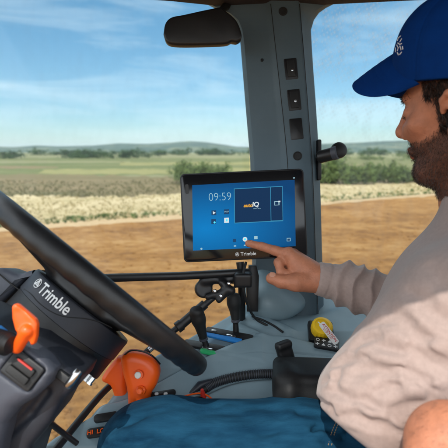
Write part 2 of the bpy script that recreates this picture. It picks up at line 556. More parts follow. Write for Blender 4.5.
# clods scattered on the soil (nobody could count them)
def soil_inside(x, y):
    xs = [p[0] for p in pf]; ys = [p[1] for p in pf]
    return y < np.interp(x, xs, ys) - .3
ico = bmesh.new(); bmesh.ops.create_icosphere(ico, subdivisions=1, radius=1)
iv = np.array([v.co for v in ico.verts]); ico.verts.index_update(); ifc = np.array([[v.index for v in f.verts] for f in ico.faces]); ico.free()
V = []; Fs = []; n = 0
while n < 5200:
    d = 2.6 + 16 * RNG.rand() ** 1.3
    x = (RNG.rand() * 2 - 1) * d * .75; y = d
    if not soil_inside(x, y): continue
    s = .008 + .030 * RNG.rand() ** 3
    a = iv * (1 + .45 * (RNG.rand(len(iv), 1) - .5)) * s * np.array([1, .9 + .3 * RNG.rand(), .6])
    th = RNG.rand() * 6.3; R_ = np.array([[math.cos(th), -math.sin(th), 0], [math.sin(th), math.cos(th), 0], [0, 0, 1]])
    V.append(a @ R_.T + [x, y, .024 + s * .25]); Fs.append(ifc + n * len(iv)); n += 1
o = link('soil_clods', mesh_np('soil_clods', np.concatenate(V), np.concatenate(Fs)), M_SOIL, smooth=True)
tag(o, 'loose brown clods of earth scattered over the tilled field', 'clods', kind='stuff')

# ================================================================== hills
M_HILL = ground_mat('wooded_hills', [(.40, (.012, .034, .018)), (.51, (.025, .055, .026)), (.56, (.10, .11, .05)), (.66, (.20, .18, .10))], (.0035, .02), .4, .05, 2)
hx = [-700, -200, -60, 0, 15, 40, 60, 95, 120, 150, 175, 190, 205, 222, 236, 252, 280, 330, 345, 370, 395, 420, 448, 520, 700, 1100]
hy = [150, 149, 147.5, 147.0, 147.3, 145.6, 146.5, 145.8, 143.8, 144.2, 142.6, 141.4, 142.2, 144.6, 146.8, 147.4, 147, 143.6, 143.4, 142.3, 141.2, 141.0, 141.6, 144, 147, 150]
V = []; nx, ny = 420, 26
for j in range(ny):
    t = j / (ny - 1)
    D = 1700 + 1900 * t
    for i in range(nx):
        px = -700 + 1800 * i / (nx - 1)
        top = np.interp(px, hx, hy)
        ang = (152 - top) / F
        prof = math.sin(min(1, t / .62) * math.pi / 2) ** 1.5 if t < .62 else 1 - (t - .62) / .38 * .8
        H = max(0, ang * (1700 + 1900 * .62)) * prof + (2.45 if t > .1 else 0)
        wob = (vnoise(np.array([[px * .02, t * 3, 1.0]]), 1.6)[0] * .5 + vnoise(np.array([[px * .08, t * 7, 5.0]]), 1.6)[0] * .16)
        H *= 1 + wob * (.5 if t < .5 else .16)
        V.append(((px - 224) / F * D, D, max(-1.0, H) - (1.0 if t == 0 else 0)))
Fq = [(j * nx + i, j * nx + i + 1, (j + 1) * nx + i + 1, (j + 1) * nx + i) for j in range(ny - 1) for i in range(nx - 1)]
tag(link('hills', mesh_np('hills', V, Fq), M_HILL), kind='structure')

# ================================================================== plants
def leaf_mat(name, a, b, sc_=1.5):
    m = mat(name, a, rough=.7, base2=b, vscale=sc_, spec=.25, detail=3)
    p = m.node_tree.nodes['Principled BSDF']
    p.inputs['Transmission Weight'].default_value = 0
    return m
M_LEAF = leaf_mat('shrub_leaves', (.045, .075, .018), (.15, .19, .05), 3)
M_LEAFD = leaf_mat('dark_leaves', (.022, .050, .018), (.06, .105, .03), .15)
M_DRY = leaf_mat('dry_weeds', (.28, .22, .10), (.50, .39, .21), 2)
M_BARK = mat('bark', (.12, .09, .06), rough=.9, var=.3, vscale=8)
def foliage(lobes, n, size, rng):
    """leaf-sized faces through the volume of uneven lobes (centre, radii)"""
    V = []; w = np.array([np.prod(l[1]) for l in lobes]); w = w / w.sum()
    for li, (c, r) in enumerate(lobes):
        k = int(n * w[li])
        u = rng.normal(size=(k, 3)); u /= np.linalg.norm(u, axis=1)[:, None]
        q = u * (rng.rand(k, 1) ** .45) * (1 + .25 * rng.normal(size=(k, 1)) * .6)
        # clumps
        cl = rng.normal(size=(max(6, k // 60), 3)); cl /= np.linalg.norm(cl, axis=1)[:, None]; cl *= rng.rand(len(cl), 1) ** .4
        pick = rng.randint(0, len(cl), k); mixw = rng.rand(k, 1) < .7
        q = np.where(mixw, cl[pick] + rng.normal(size=(k, 3)) * .17, q)
        c3 = np.asarray(c) + q * np.asarray(r)
        d1 = rng.normal(size=(k, 3)); d1 /= np.linalg.norm(d1, axis=1)[:, None]
        d2 = np.cross(d1, rng.normal(size=(k, 3))); d2 /= np.linalg.norm(d2, axis=1)[:, None]
        s = size * (.6 + .8 * rng.rand(k, 1))
        V.append(np.stack([c3 - d1 * s, c3 + d2 * s * .45, c3 + d1 * s, c3 - d2 * s * .45], 1).reshape(-1, 3))
    V = np.concatenate(V); V[:, 2] = np.maximum(V[:, 2], .02)
    return V, np.arange(len(V)).reshape(-1, 4)
def shrub(name, px, py, w, h, label, cat, m, n, size, seed, group=None, stems=5, depth=None):
    rng = np.random.RandomState(seed)
    b = G(px, py)
    t = thing(name, label, cat, (b[0], b[1], 0), group)
    dw = depth or w * .7
    lobes = []
    for k in range(7):
        f = (k + .5) / 7 - .5
        hh = h * (.55 + .45 * rng.rand()) * (1 - 1.2 * f * f)
        lobes.append(((b[0] + f * w * .85, b[1] + (rng.rand() - .5) * dw * .6, hh * .55), (w * .17, dw * .3, hh * .5)))
    V, Q = foliage(lobes, n, size, rng)
    link('foliage', mesh_np('foliage', V, Q), m, t, smooth=False)
    mb = MB()
    for k in range(stems):
        f = (k + .5) / stems - .5
        x1 = b[0] + f * w * .7
        mb.tube([(b[0] + f * w * .3, b[1], 0), (x1, b[1] + (rng.rand() - .5) * .3, h * .35), (x1 + (rng.rand() - .5) * w * .2, b[1] + (rng.rand() - .5) * .5, h * .75)],
                [.03 * h, .02 * h, .006 * h], 6)
    mb.build('stem', M_BARK, t)
    return t
shrub('bush', 343, 184, 4.4, 2.35, 'large loose green bush directly right of the cab pillar, at the field edge', 'bush', M_LEAF, 9000, .10, 3, 'bushes at the field edge')
shrub('bush', 391, 183, 3.5, 1.65, 'low rounded green bush between the pillar-side bush and the face of the driver', 'bush', M_LEAF, 6500, .09, 4, 'bushes at the field edge')
shrub('bush', 423, 182.5, 2.3, 1.0, 'small bush nearest the chin of the driver, lowest of the field edge bushes', 'bush', M_LEAF, 3000, .08, 5, 'bushes at the field edge')
shrub('bush', 200, 184, 5.0, 2.1, 'straggly olive bush rising behind the upper left corner of the monitor', 'bush', M_LEAF, 6500, .085, 8, 'bushes at the field edge')
# hedges and far trees: a dark broken line in front of the hills
def far_row(name, x0, x1, y, dist_h, n, label, seed, m=M_LEAFD):
    rng = np.random.RandomState(seed); lobes = []
    a = G(x0, y); b = G(x1, y)
    for k in range(n):
        f = rng.rand(); c = a + (b - a) * f
        hh = dist_h * (.5 + .6 * rng.rand())
        lobes.append(((c[0], c[1] + rng.normal() * 4, hh * .5), (dist_h * (.7 + .8 * rng.rand()), dist_h * .7, hh * .55)))
    V, Q = foliage(lobes, n * 220, dist_h * .10, rng)
    return tag(link(name, mesh_np(name, V, Q), m, smooth=False), label, 'trees', kind='stuff')
far_row('distant_trees', -120, 24, 158.6, 3.2, 34, 'dark green distant hedgerow at the far left edge below the hills', 21)
far_row('distant_trees', 66, 150, 158.2, 3.0, 30, 'dark green distant tree line in the middle distance left of the monitor', 22)
far_row('distant_trees', 30, 470, 155.2, 5.5, 90, 'long thin line of far-off trees along the foot of the hills', 23)
far_row('distant_trees', 330, 480, 160.0, 2.0, 16, 'low far scrub seen between the window latch and the face of the driver', 24, M_LEAF)
# weeds and dry grass on the strip
def tufts(name, px, n, hmin, hmax, m, seed, label, blades=9, ylo=None, yhi=None):
    rng = np.random.RandomState(seed); V = []
    for _ in range(n):
        x = px[0] + (px[1] - px[0]) * rng.rand()
        ya = np.interp(x, *ylo); yb = np.interp(x, *yhi)
        c = G(x, yb + (ya - yb) * rng.rand())
        h = hmin + (hmax - hmin) * rng.rand() ** 2
        for _b in range(blades):
            r = rng.normal(size=2) * h * .35; q = rng.normal(size=2) * h * .16
            wv = rng.normal(size=2); wv = wv / np.linalg.norm(wv) * .012
            V += [(c[0] + q[0] - wv[0], c[1] + q[1] - wv[1], 0.01), (c[0] + q[0] + wv[0], c[1] + q[1] + wv[1], 0.01),
                  (c[0] + q[0] + r[0] + wv[0] * .4, c[1] + q[1] + r[1] + wv[1] * .4, h), (c[0] + q[0] + r[0] - wv[0] * .4, c[1] + q[1] + r[1] - wv[1] * .4, h * .97)]
    V = np.array(V)
    return tag(link(name, mesh_np(name, V, np.arange(len(V)).reshape(-1, 4)), m, smooth=False), label, 'grass', kind='stuff')
LO = ([-60, 0, 120, 180, 322, 415, 500], [233, 228, 220, 216, 203, 195, 190]); HI = ([-60, 0, 120, 224, 322, 415, 500], [200, 197, 198, 191, 184, 183, 180])
tufts('dry_grass', (-60, 500), 3200, .04, .15, M_DRY, 31, 'pale dry grass covering the strip between the soil and the fields', ylo=LO, yhi=HI)
tufts('weeds', (-60, 500), 420, .06, .20, M_LEAF, 32, 'green weeds along the near edge of the dry grass strip', blades=16,
      ylo=LO, yhi=(LO[0], [y - 5 for y in LO[1]]))
M_OLIVE = leaf_mat('olive_weeds', (.085, .080, .028), (.20, .165, .075), 2)
tufts('field_weeds', (-60, 500), 2600, .05, .20, M_OLIVE, 33, 'scattered olive weeds in the fallow field behind the dry grass', blades=12,
      ylo=HI, yhi=(HI[0], [y - 16 for y in HI[1]]))

# ================================================================== the air over the fields
hm = bpy.data.materials.new('air'); hm.use_nodes = True
n = hm.node_tree; n.nodes.clear()
ho = n.nodes.new('ShaderNodeOutputMaterial'); pv = n.nodes.new('ShaderNodeVolumePrincipled')
pv.inputs['Color'].default_value = (.86, .93, .97, 1); pv.inputs['Density'].default_value = .00013; pv.inputs['Anisotropy'].default_value = .2
n.links.new(pv.outputs[0], ho.inputs['Volume'])
mb = MB(); mb.box((0, 4000, 60), (9500, 8600, 62)); hz_o = mb.build('haze', hm, auto=False)
tag(hz_o, 'thin pale air over the fields that fades the hills', 'haze', kind='stuff')
# ================================================================== cab materials
M_TRIM = mat('grey_trim', (.080, .125, .155), rough=.55, var=.08, vscale=6, bump=.12, bscale=900, bdist=.001, rvar=.08)
M_CONS = mat('console_plastic', (.22, .31, .355), rough=.48, var=.10, vscale=5, bump=.10, bscale=1100, bdist=.001, rvar=.10)
M_DARK = mat('black_plastic', (.010, .0105, .012), rough=.45, var=.15, vscale=12, bump=.08, bscale=900, bdist=.001, rvar=.10)
M_POD = mat('pod_plastic', (.060, .067, .088), rough=.50, var=.10, vscale=6, bump=.12, bscale=900, bdist=.001, rvar=.08)
M_PODD = mat('dark_pod_plastic', (.016, .019, .028), rough=.5, var=.10, vscale=6, bump=.12, bscale=900, bdist=.001, rvar=.08)
M_PAD = mat('armrest_skin', (.0045, .0048, .0055), rough=.6, var=.1, vscale=20, bump=.25, bscale=500, bdist=.001)
M_RUB = mat('rubber', (.010, .011, .012), rough=.62, var=.1, vscale=20, bump=.15, bscale=700, bdist=.001, rvar=.08)
M_RIM = mat('wheel_leather', (.008, .0085, .010), rough=.42, var=.1, vscale=20, bump=.15, bscale=600, bdist=.001, rvar=.06)
M_ORANGE = mat('orange_plastic', (.92, .115, .008), rough=.38, var=.06, vscale=10, bump=.05, bscale=500, bdist=.001, rvar=.08)
M_WHITE = mat('white_plastic', (.78, .78, .76), rough=.4, var=.04)
M_YELLOW2 = mat('yellow_plastic', (.92, .56, .012), rough=.42, var=.05)
M_REDP = mat('red_plastic', (.55, .03, .02), rough=.4, var=.05)
M_GREENP = mat('green_print', (.03, .45, .16), rough=.5, var=.05)
M_BLUEP = mat('blue_print', (.02, .22, .62), rough=.5, var=.05)
M_STEEL = mat('bright_steel', (.60, .61, .62), rough=.28, metal=1., var=.1, vscale=40, rvar=.1)
M_HEAD = mat('headliner', (.035, .03, .036), rough=.8, var=.15, vscale=20, bump=.3, bscale=500, bdist=.002)
M_GLASSB = mat('black_glass', (.006, .007, .009), rough=.12, var=.1, spec=.6)
M_PRINT = mat('white_print', (.75, .76, .76), rough=.5, var=.03)
M_FLOOR = mat('floor_mat', (.03, .03, .032), rough=.85, var=.2, vscale=15, bump=.4, bscale=150)
M_SEAT = mat('seat_cloth', (.03, .032, .036), rough=.9, var=.2, vscale=60, bump=.3, bscale=500, bdist=.002)

def pane_mat(name, dirt, dots=0):
    m = bpy.data.materials.new(name); m.use_nodes = True
    n = m.node_tree; n.nodes.clear()
    o = n.nodes.new('ShaderNodeOutputMaterial')
    tr = n.nodes.new('ShaderNodeBsdfTransparent'); tr.inputs[0].default_value = (.90, .955, .965, 1)
    gl = n.nodes.new('ShaderNodeBsdfGlossy'); gl.inputs['Roughness'].default_value = .02
    df = n.nodes.new('ShaderNodeBsdfDiffuse'); df.inputs[0].default_value = (.55, .58, .60, 1)
    fr = n.nodes.new('ShaderNodeFresnel'); fr.inputs[0].default_value = 1.45
    m1 = n.nodes.new('ShaderNodeMixShader'); m2 = n.nodes.new('ShaderNodeMixShader')
    hlf = n.nodes.new('ShaderNodeMath'); hlf.operation = 'MULTIPLY'; hlf.inputs[1].default_value = .22
    n.links.new(fr.outputs[0], hlf.inputs[0]); n.links.new(hlf.outputs[0], m1.inputs[0])
    n.links.new(tr.outputs[0], m1.inputs[1]); n.links.new(gl.outputs[0], m1.inputs[2])
    t = n.nodes.new('ShaderNodeTexCoord')
    mpn = n.nodes.new('ShaderNodeMapping'); mpn.inputs['Rotation'].default_value = (0, rad(35), 0); mpn.inputs['Scale'].default_value = (30, 30, 14)
    n.links.new(t.outputs['Object'], mpn.inputs[0])
    z = n.nodes.new('ShaderNodeTexNoise'); z.inputs['Scale'].default_value = 1.2; z.inputs['Detail'].default_value = 3
    n.links.new(mpn.outputs[0], z.inputs['Vector'])
    q = n.nodes.new('ShaderNodeMapRange'); q.inputs['From Min'].default_value = .45; q.inputs['From Max'].default_value = .75
    q.inputs['To Min'].default_value = dirt * .25; q.inputs['To Max'].default_value = dirt
    n.links.new(z.outputs['Fac'], q.inputs['Value']); n.links.new(q.outputs[0], m2.inputs[0])
    n.links.new(m1.outputs[0], m2.inputs[1]); n.links.new(df.outputs[0], m2.inputs[2]); n.links.new(m2.outputs[0], o.inputs[0])
    if dots:
        mq = n.nodes.new('ShaderNodeMapping'); mq.inputs['Rotation'].default_value = (0, rad(28), 0); mq.inputs['Scale'].default_value = (95, .01, 72)
        n.links.new(t.outputs['Object'], mq.inputs[0])
        vo = n.nodes.new('ShaderNodeTexVoronoi'); vo.inputs['Scale'].default_value = 1; vo.inputs['Randomness'].default_value = .25
        n.links.new(mq.outputs[0], vo.inputs['Vector'])
        lt_ = n.nodes.new('ShaderNodeMapRange'); lt_.inputs['From Min'].default_value = .20; lt_.inputs['From Max'].default_value = .42
        lt_.inputs['To Min'].default_value = dots; lt_.inputs['To Max'].default_value = 0
        n.links.new(vo.outputs['Distance'], lt_.inputs['Value'])
        ml = n.nodes.new('ShaderNodeMath'); ml.operation = 'MULTIPLY'
        zz = n.nodes.new('ShaderNodeMapRange'); zz.inputs['From Min'].default_value = .38; zz.inputs['From Max'].default_value = .62
        n.links.new(z.outputs['Fac'], zz.inputs['Value']); n.links.new(lt_.outputs[0], ml.inputs[0])
        hs = n.nodes.new('ShaderNodeSeparateXYZ'); n.links.new(t.outputs['Object'], hs.inputs[0])
        hr = n.nodes.new('ShaderNodeMapRange'); hr.inputs['From Min'].default_value = 2.45; hr.inputs['From Max'].default_value = 2.72
        n.links.new(hs.outputs['Z'], hr.inputs['Value'])
        mh = n.nodes.new('ShaderNodeMath'); mh.operation = 'MULTIPLY'; n.links.new(zz.outputs[0], mh.inputs[0]); n.links.new(hr.outputs[0], mh.inputs[1])
        n.links.new(mh.outputs[0], ml.inputs[1])
        m3 = n.nodes.new('ShaderNodeMixShader'); n.links.new(ml.outputs[0], m3.inputs[0]); tl_ = n.nodes.new('ShaderNodeBsdfTranslucent'); tl_.inputs[0].default_value = (.9, .92, .94, 1); n.links.new(m2.outputs[0], m3.inputs[1]); n.links.new(tl_.outputs[0], m3.inputs[2])
        n.links.new(m3.outputs[0], o.inputs[0])
    return m
M_PANE = pane_mat('window_glass', .03)
M_PANED = pane_mat('dusty_window_glass', .09, .16)

# ================================================================== cab shell: roof, pillar, panes, floor
cab = thing('tractor_cab', 'grey tractor cab shell with leaning window pillar, dark roof lining and large panes', 'cab', P(290, 300, 1.15))
# roof lining with its forward header: one rounded slab over the driver
hz = 2.45 + .385
def roof_pt(px, py, d): return P(px, py, d)
hb = [(-.62, 1.02), (-.55, 1.14), (-.25, 1.215), (.05, 1.245), (.35, 1.235), (.75, 1.21), (1.1, 1.16)]
mb = MB()
sec = [(0, 0), (.0, .018), (.012, .03), (.05, .05), (.05, .12), (-.05, .16), (-.12, .16), (-.12, .03), (-.04, .004)]
V = []; Fs = []
# header beam swept along the top of the windows
yb = []
for (x, y) in spline([np.array([a, b, 0]) for a, b in hb], 6) and [tuple(q[:2]) for q in spline([np.array([a, b, 0]) for a, b in hb], 6)]:
    # height follows the lower edge seen in the photo
    px = 224 + x / (y * 1.0) * F
    low = np.interp(px, [60, 130, 170, 213, 250, 300, 335, 400, 448, 520], [-8, -1.5, 1.0, 5.5, 6, 6, 4.2, 1, -1, -6])
    q = P(px, low, y * math.cos(PITCH) + .0)
    t = (y) / max(1e-6, q[1]); q = CAM + (q - CAM) * t
    yb.append(q)
m = len(sec)
for q in yb:
    for (dy, dz) in sec: V.append((q[0], q[1] + dy, q[2] + dz))
for i in range(len(yb) - 1):
    for k in range(m): Fs.append((i * m + k, i * m + (k + 1) % m, (i + 1) * m + (k + 1) % m, (i + 1) * m + k))
Fs.append(tuple(range(m))); Fs.append(tuple((len(yb) - 1) * m + k for k in range(m)))
mb.add(V, Fs)
mb.build('header', M_HEAD, cab)
mb = MB(); mb.box((.35, .625, yb[0][2] + .16), (1.05, .635, .035), bevel=.03); mb.build('roof', M_HEAD, cab)
# pillar: a loft of cross-sections from the console to the roof
rows = [-6, 4, 8, 13, 20, 30, 45, 70, 100, 130, 160, 200, 250, 285, 320]
xl = np.interp(rows, [-6, 4, 8, 13, 20, 30, 45, 100, 170, 250, 285, 310], [196, 206, 214, 226, 234.5, 238.5, 240.5, 245, 251, 252, 252, 254])
xa = np.interp(rows, [0, 150, 310], [270, 286.5, 296])
xa0 = xa - 4
xb = np.interp(rows, [0, 60, 170, 250, 310], [299, 304, 312.5, 315, 318])
xc = np.interp(rows, [-6, 4, 8, 13, 20, 30, 60, 90, 170, 250, 310], [346, 334, 326, 319, 314, 311, 312.5, 315, 320, 322, 324])
xc1 = xc - np.interp(rows, [0, 60, 310], [6.5, 5.5, 4])
prof = []
for i, r in enumerate(rows):
    dd = 1.17 - (r - 0) * .00012
    ring = [P(xl[i], r, dd + .05), P(xl[i] + .6, r, dd + .012), P(xl[i] + 4, r, dd - .004), P((xl[i] + xa0[i]) / 2, r, dd - .012), P(xa0[i] - 3, r, dd - .02),
            P(xa0[i], r, dd - .024), P(xa[i], r, dd - .036), P(xa[i] + 1.2, r, dd - .038), P(xb[i] - 2, r, dd - .038), P(xb[i] - .6, r, dd - .036),
            P(xb[i] + .6, r, dd - .028), P(xc1[i], r, dd - .01), P(xc[i] - .8, r, dd + .004), P(xc[i], r, dd + .012), P(xc[i] - .6, r, dd + .07), P((xl[i] + xc[i]) / 2, r, dd + .09)]
    prof.append(ring)
m = len(prof[0]); V = [q for r in prof for q in r]
Fs = [(i * m + k, i * m + (k + 1) % m, (i + 1) * m + (k + 1) % m, (i + 1) * m + k) for i in range(len(prof) - 1) for k in range(m)]
Fs += [tuple(range(m)), tuple((len(prof) - 1) * m + k for k in range(m))]
mb = MB(); mb.add(V, Fs); pil = mb.build('pillar', M_TRIM, cab)
def strip_frame(px, py):
    c = P(px, py, 1.17 - py * .00012 - .038)
    up = unit(P(px - 11 * .2, py - 20, 1.132 + 20 * .00012) - P(px, py, 1.132))
    return c, basis(cv(0, 0, 1), np.cross(up, cv(0, 0, 1)))
for dx_, nm_ in ((-.4, 'trim_gap'), (0, 'trim_gap')):
    pts_ = [P((xa[i] if dx_ < 0 else xb[i]) + .3, rows[i], 1.17 - rows[i] * .00012 - (.0365 if dx_ < 0 else .0362)) for i in range(1, len(rows))]
    MB().tube(pts_, .0011, 8).build(nm_, M_RUB, pil)
for px, py in ((262, 60), (268, 235)):
    c, Mx = strip_frame(px, py); c = P(px, py, 1.17 - py * .00012 - .0165)
    MB().lathe(c, Mx, [(.0042, -.002), (.0042, .0008), (.0034, .0016), (.001, .0016), (.0009, .0004)], 16).build('screw', M_DARK, pil)
for px, py, kind in ((291, 69, 1), (294.2, 100, 1), (296.3, 129, 0)):
    c, Mx = strip_frame(px, py)
    mb = MB(); mb.prism(rrect(.0165, .0275, .003), c, Mx, -.001, .0022, bevel=.0008)
    sw = mb.build('switch_panel', M_DARK, pil)
    if kind:
        mb = MB(); mb.prism(rrect(.0105, .0215, .002), c, Mx, .0024, .0052, bevel=.0012); mb.build('rocker', M_RUB, pil)
        mb = MB(); mb.lathe(c - Mx[:, 1] * .004 + Mx[:, 0] * .002, Mx, [(.0035, .0053), (.0035, .0062), (.002, .0066)], 14); mb.build('indicator', M_STEEL, pil)
for px, py, r in ((283, 11.5, .0115), (297.5, 156, .0118)):
    c, Mx = strip_frame(px, py)
    mb = MB(); mb.lathe(c, Mx, [(r, -.001), (r, .0015), (r * .82, .0018), (r * .75, .0008), (.0005, .0006)], 28); mb.build('plug', M_RUB, pil)
c = P(318.6, 160, 1.145)
mb = MB(); mb.prism(rrect(.0055, .054, .004), c, basis(unit(cv(.35, 0, 1)), cv(1, 0, -.35)), -.004, .006, bevel=.001); mb.build('latch_plate', M_DARK, pil)
# window panes (real 5 mm panes beyond the pillar) and the rubber seal round the side pane
def pane(name, quad, m, parent):
    q = [np.asarray(a) for a in quad]
    nrm = unit(np.cross(q[1] - q[0], q[3] - q[0])) * .005
    mb = MB(); mb.add(q + [a + nrm for a in q], [(0, 1, 2, 3), (7, 6, 5, 4), (0, 4, 5, 1), (1, 5, 6, 2), (2, 6, 7, 3), (3, 7, 4, 0)], smooth=False)
    return mb.build(name, m, parent, auto=False)
pane('front_pane', [P(-150, 560, 1.20), P(256, 400, 1.26), P(244, -2, 1.25), P(-150, -12, 1.16)], M_PANE, cab)
pane('side_pane', [P(316, 420, 1.24), P(640, 420, 1.24), P(640, -6, 1.24), P(308, -1, 1.24)], M_PANED, cab)
# lower frame rail beyond the console and the cab floor
mb = MB(); mb.box((0.1, .55, 2.45 - 1.22), (1.25, .80, .02), bevel=.01); mb.build('floor', M_FLOOR, cab)
mb = MB(); mb.tube([P(-150, 500, 1.19), P(20, 480, 1.19), P(60, 462, 1.17), P(130, 440, 1.13)], .018, 12); mb.build('lower_rail', M_DARK, cab)

# window latch with round knob on the side pane
lt = thing('window_latch', 'black window latch with a round knob on the side pane, right of the pillar switches', 'latch', P(322, 156, 1.13))
a, b = P(318, 157.5, 1.12), P(337, 152.5, 1.09)
mb = MB(); mb.tube([a, a + (b - a) * .1, a + (b - a) * .9, b], [.012, .0165, .0165, .013], 20); mb.build('arm', M_DARK, lt)
mb = MB(); mb.tube([a + (b - a) * .78, a + (b - a) * 1.02], [.0175, .0172], 20); mb.build('collar', M_POD, lt)
Mk = basis(unit(cv(.25, .15, 1)), cv(1, 0, -.2))
mb = MB(); mb.lathe(P(338.5, 150.5, 1.10), Mk, [(.012, -.012), (.019, -.010), (.021, 0), (.020, .008), (.014, .012), (.001, .0125)], 28); mb.build('knob', M_DARK, lt)

# inside mirror / visor hanging left of the pillar
mr = thing('rear_view_mirror', 'long black rounded mirror hung from the roof header left of the pillar', 'mirror', P(225, 12, 1.10))
out = [(-.105, -.018), (-.098, -.036), (-.080, -.043), (-.03, -.043), (.045, -.039), (.062, -.033), (.076, -.034), (.087, -.026), (.0875, -.010), (.074, .020), (.045, .044), (.036, .050), (.0, .043), (-.055, .030), (-.085, .023), (-.100, .008)]
out = [tuple(q[:2]) for q in spline([np.array([x, y, 0]) for x, y in out + [out[0]]], 5)][:-1]
Mm = basis(unit(cv(.05, -.05, 1)), cv(1, 0, 0))
mb = MB(); mb.prism(out, P(206, 29, 1.07), Mm, -.014, .012, bevel=.006, seg=3); mb.build('housing', M_DARK, mr)
mb = MB(); mb.prism([(x * .93, y * .90) for x, y in out], P(206, 29, 1.07), Mm, -.0165, -.0142); mb.build('mirror_glass', M_STEEL, mr)
mb = MB(); mb.tube([P(216, 20, 1.09), P(222, 10, 1.13), P(228, 4, 1.17)], [.010, .009, .012], 12); mb.build('bracket', M_DARK, mr)

# ================================================================== console
def cons_d(py, px=0):
    """distance of the console skin along the view axis for a pixel row"""
    return float(np.interp(py, [262, 285, 300, 328, 365, 400, 410, 450, 480], [1.30, 1.22, 1.13, 1.005, .905, .835, .82, .765, .75]))
def CP(px, py, lift=0.0):
    p = P(px, py, cons_d(py))
    return p + np.array([0, 0, lift])
cons = thing('side_console', 'blue-grey moulded side console with lever slots, curving beside the driver from pillar to knee', 'console', CP(270, 400) - np.array([0, 0, .7]))
_o = np.linspace(-15, 15, 7)
def soft(x, xs, ys_):
    return float(np.interp(x + _o, xs, ys_).mean())
edge = lambda y: float(np.interp(y, [270, 288, 305, 325, 349, 365, 385, 418, 440, 470], [262, 251, 226, 191, 151, 131, 111, 86, 48, 10]))
ys = np.concatenate([np.linspace(276, 300, 20), np.linspace(301, 475, 210)])
nu = 330
V = []; 
for y in ys:
    x0 = edge(y); x1 = 470
    for i in range(nu):
        u = i / (nu - 1); x = x0 + (x1 - x0) * u ** 1.0
        p = CP(x, y)
        lift = 0
        # rounding along the far edge
        e = (x - x0) / 14.0
        lift -= .020 * max(0, 1 - e) ** 2.2 if e < 1 else 0
        # raised rear cheek towards the armrest, sweeping seam
        s = (y - soft(x, [120, 215, 250, 275, 300, 345, 470], [404, 352, 339, 334, 339, 352, 360]))
        lift += .016 / (1 + math.exp(-s / 1.5)) - .008
        lift -= .0022 * math.exp(-((s + 3.2) / .9) ** 2)
        s2 = y - soft(x, [200, 250, 275, 300, 330, 360, 470], [345, 306, 309, 316, 305, 296, 290])
        lift -= .012 / (1 + math.exp(s2 / 2.2))
        # moulded panel round the lever gates, fins towards the pillar, joint lines
        gx, gy = (x - 222) / 42, (y - 342 - (x - 222) * .20) / 15
        gq = max(abs(gx), abs(gy)) if abs(gx) < 1.6 and abs(gy) < 1.6 else 2
        lift += .004 / (1 + math.exp((gq - 1) * 40))
        for fx, fy, fw in ((262, 320, 5.0), (276, 323, 4.5), (250, 330, 4.5)):
            ll = ((x - fx) * .91 + (y - fy) * .42) / 20; tt = (-(x - fx) * .42 + (y - fy) * .91) / fw
            if abs(ll) < 1.3: lift += .0065 * math.exp(-abs(tt) ** 4) * (1 / (1 + math.exp((abs(ll) - 1) * 14)))
        s3 = y - soft(x, [200, 215, 240, 262, 300, 345, 470], [372, 364, 358, 355, 357, 362, 366])
        if x > 226: lift -= .0016 * math.exp(-(s3 / .8) ** 2) * min(1, (x - 226) / 20)
        g = (y - soft(x, [150, 200, 215, 230, 250, 275, 470], [420, 397, 388, 382, 378.5, 377, 380])) / 4.5
        if x > 196: lift -= .010 * math.exp(-g * g) * min(1, (x - 196) / 8)
        V.append(p + np.array([0, 0, lift]))
V = [v for v in V]; nrow = len(ys)
Fs = [(j * nu + i, j * nu + i + 1, (j + 1) * nu + i + 1, (j + 1) * nu + i) for j in range(nrow - 1) for i in range(nu - 1)]
# skirts down to the floor all round
rim = [j * nu for j in range(nrow)] + [(nrow - 1) * nu + i for i in range(1, nu)] + [j * nu + nu - 1 for j in range(nrow - 2, -1, -1)] + [i for i in range(nu - 2, 0, -1)]
prev = rim
for dz, inn in ((.004, .003), (.02, .006), (.12, .0), (.72, .0)):
    cur = []
    for k in rim:
        q = np.array(V[k]); q[2] = q[2] - dz if dz < .5 else 2.45 - 1.20
        cur.append(len(V)); V.append(q)
    for a in range(len(rim)):
        b = (a + 1) % len(rim); Fs.append((prev[a], prev[b], cur[b], cur[a]))
    prev = cur
mb = MB(); mb.add(V, Fs); shell = mb.build('shell', M_CONS, cons)
def cnormal(px, py):
    a = CP(px + 2, py) - CP(px - 2, py); b = CP(px, py - 2) - CP(px, py + 2)
    return unit(np.cross(a, b))
def slot(name, p0, p1, w, m, parent=cons, lift=.004, th=.003, tail=0):
    """flat rounded plate lying on the console between two pixels"""
    a = CP(*p0); b = CP(*p1); n_ = cnormal((p0[0] + p1[0]) / 2, (p0[1] + p1[1]) / 2)
    c = (a + b) / 2; Mx = basis(n_, b - a); L = np.linalg.norm(b - a) / 2
    mb = MB(); mb.prism(rrect(L, w, min(w * .9, .006)), c + n_ * lift, Mx, -.004, th, bevel=.0008)
    return mb.build(name, m, parent), c + n_ * (lift + th), Mx
# lever slots with coloured surrounds
slot('slot_surround', (201, 333), (242, 341.8), .0112, M_BLUEP, lift=.0062, th=.0014)
slot('lever_slot', (206, 331.5), (253, 340.5), .0088, M_DARK, lift=.0066, th=.0022)
slot('slot_surround', (201, 350.5), (217, 353.7), .0112, M_GREENP, lift=.0062, th=.0014)
slot('lever_slot', (184, 344.5), (225, 352), .0095, M_DARK, lift=.0066, th=.0022)
for px, py in ((214, 333.2), (229, 337.8), (233, 338.8), (205, 350.5), (210, 352)):
    _, c, Mx = slot('gate_clip', (px - 2.6, py), (px + 2.6, py + .9), .0026, M_STEEL, lift=.0088, th=.0018)
slot('lever_slot', (95, 421.5), (119, 417.5), .0075, M_DARK, lift=.010)
slot('lever_slot', (148, 399), (176, 395), .0065, M_DARK, lift=.008)
for px in (157, 166): slot('gate_clip', (px - 2, 398), (px + 2, 397.5), .003, M_PRINT, lift=.0115, th=.001)
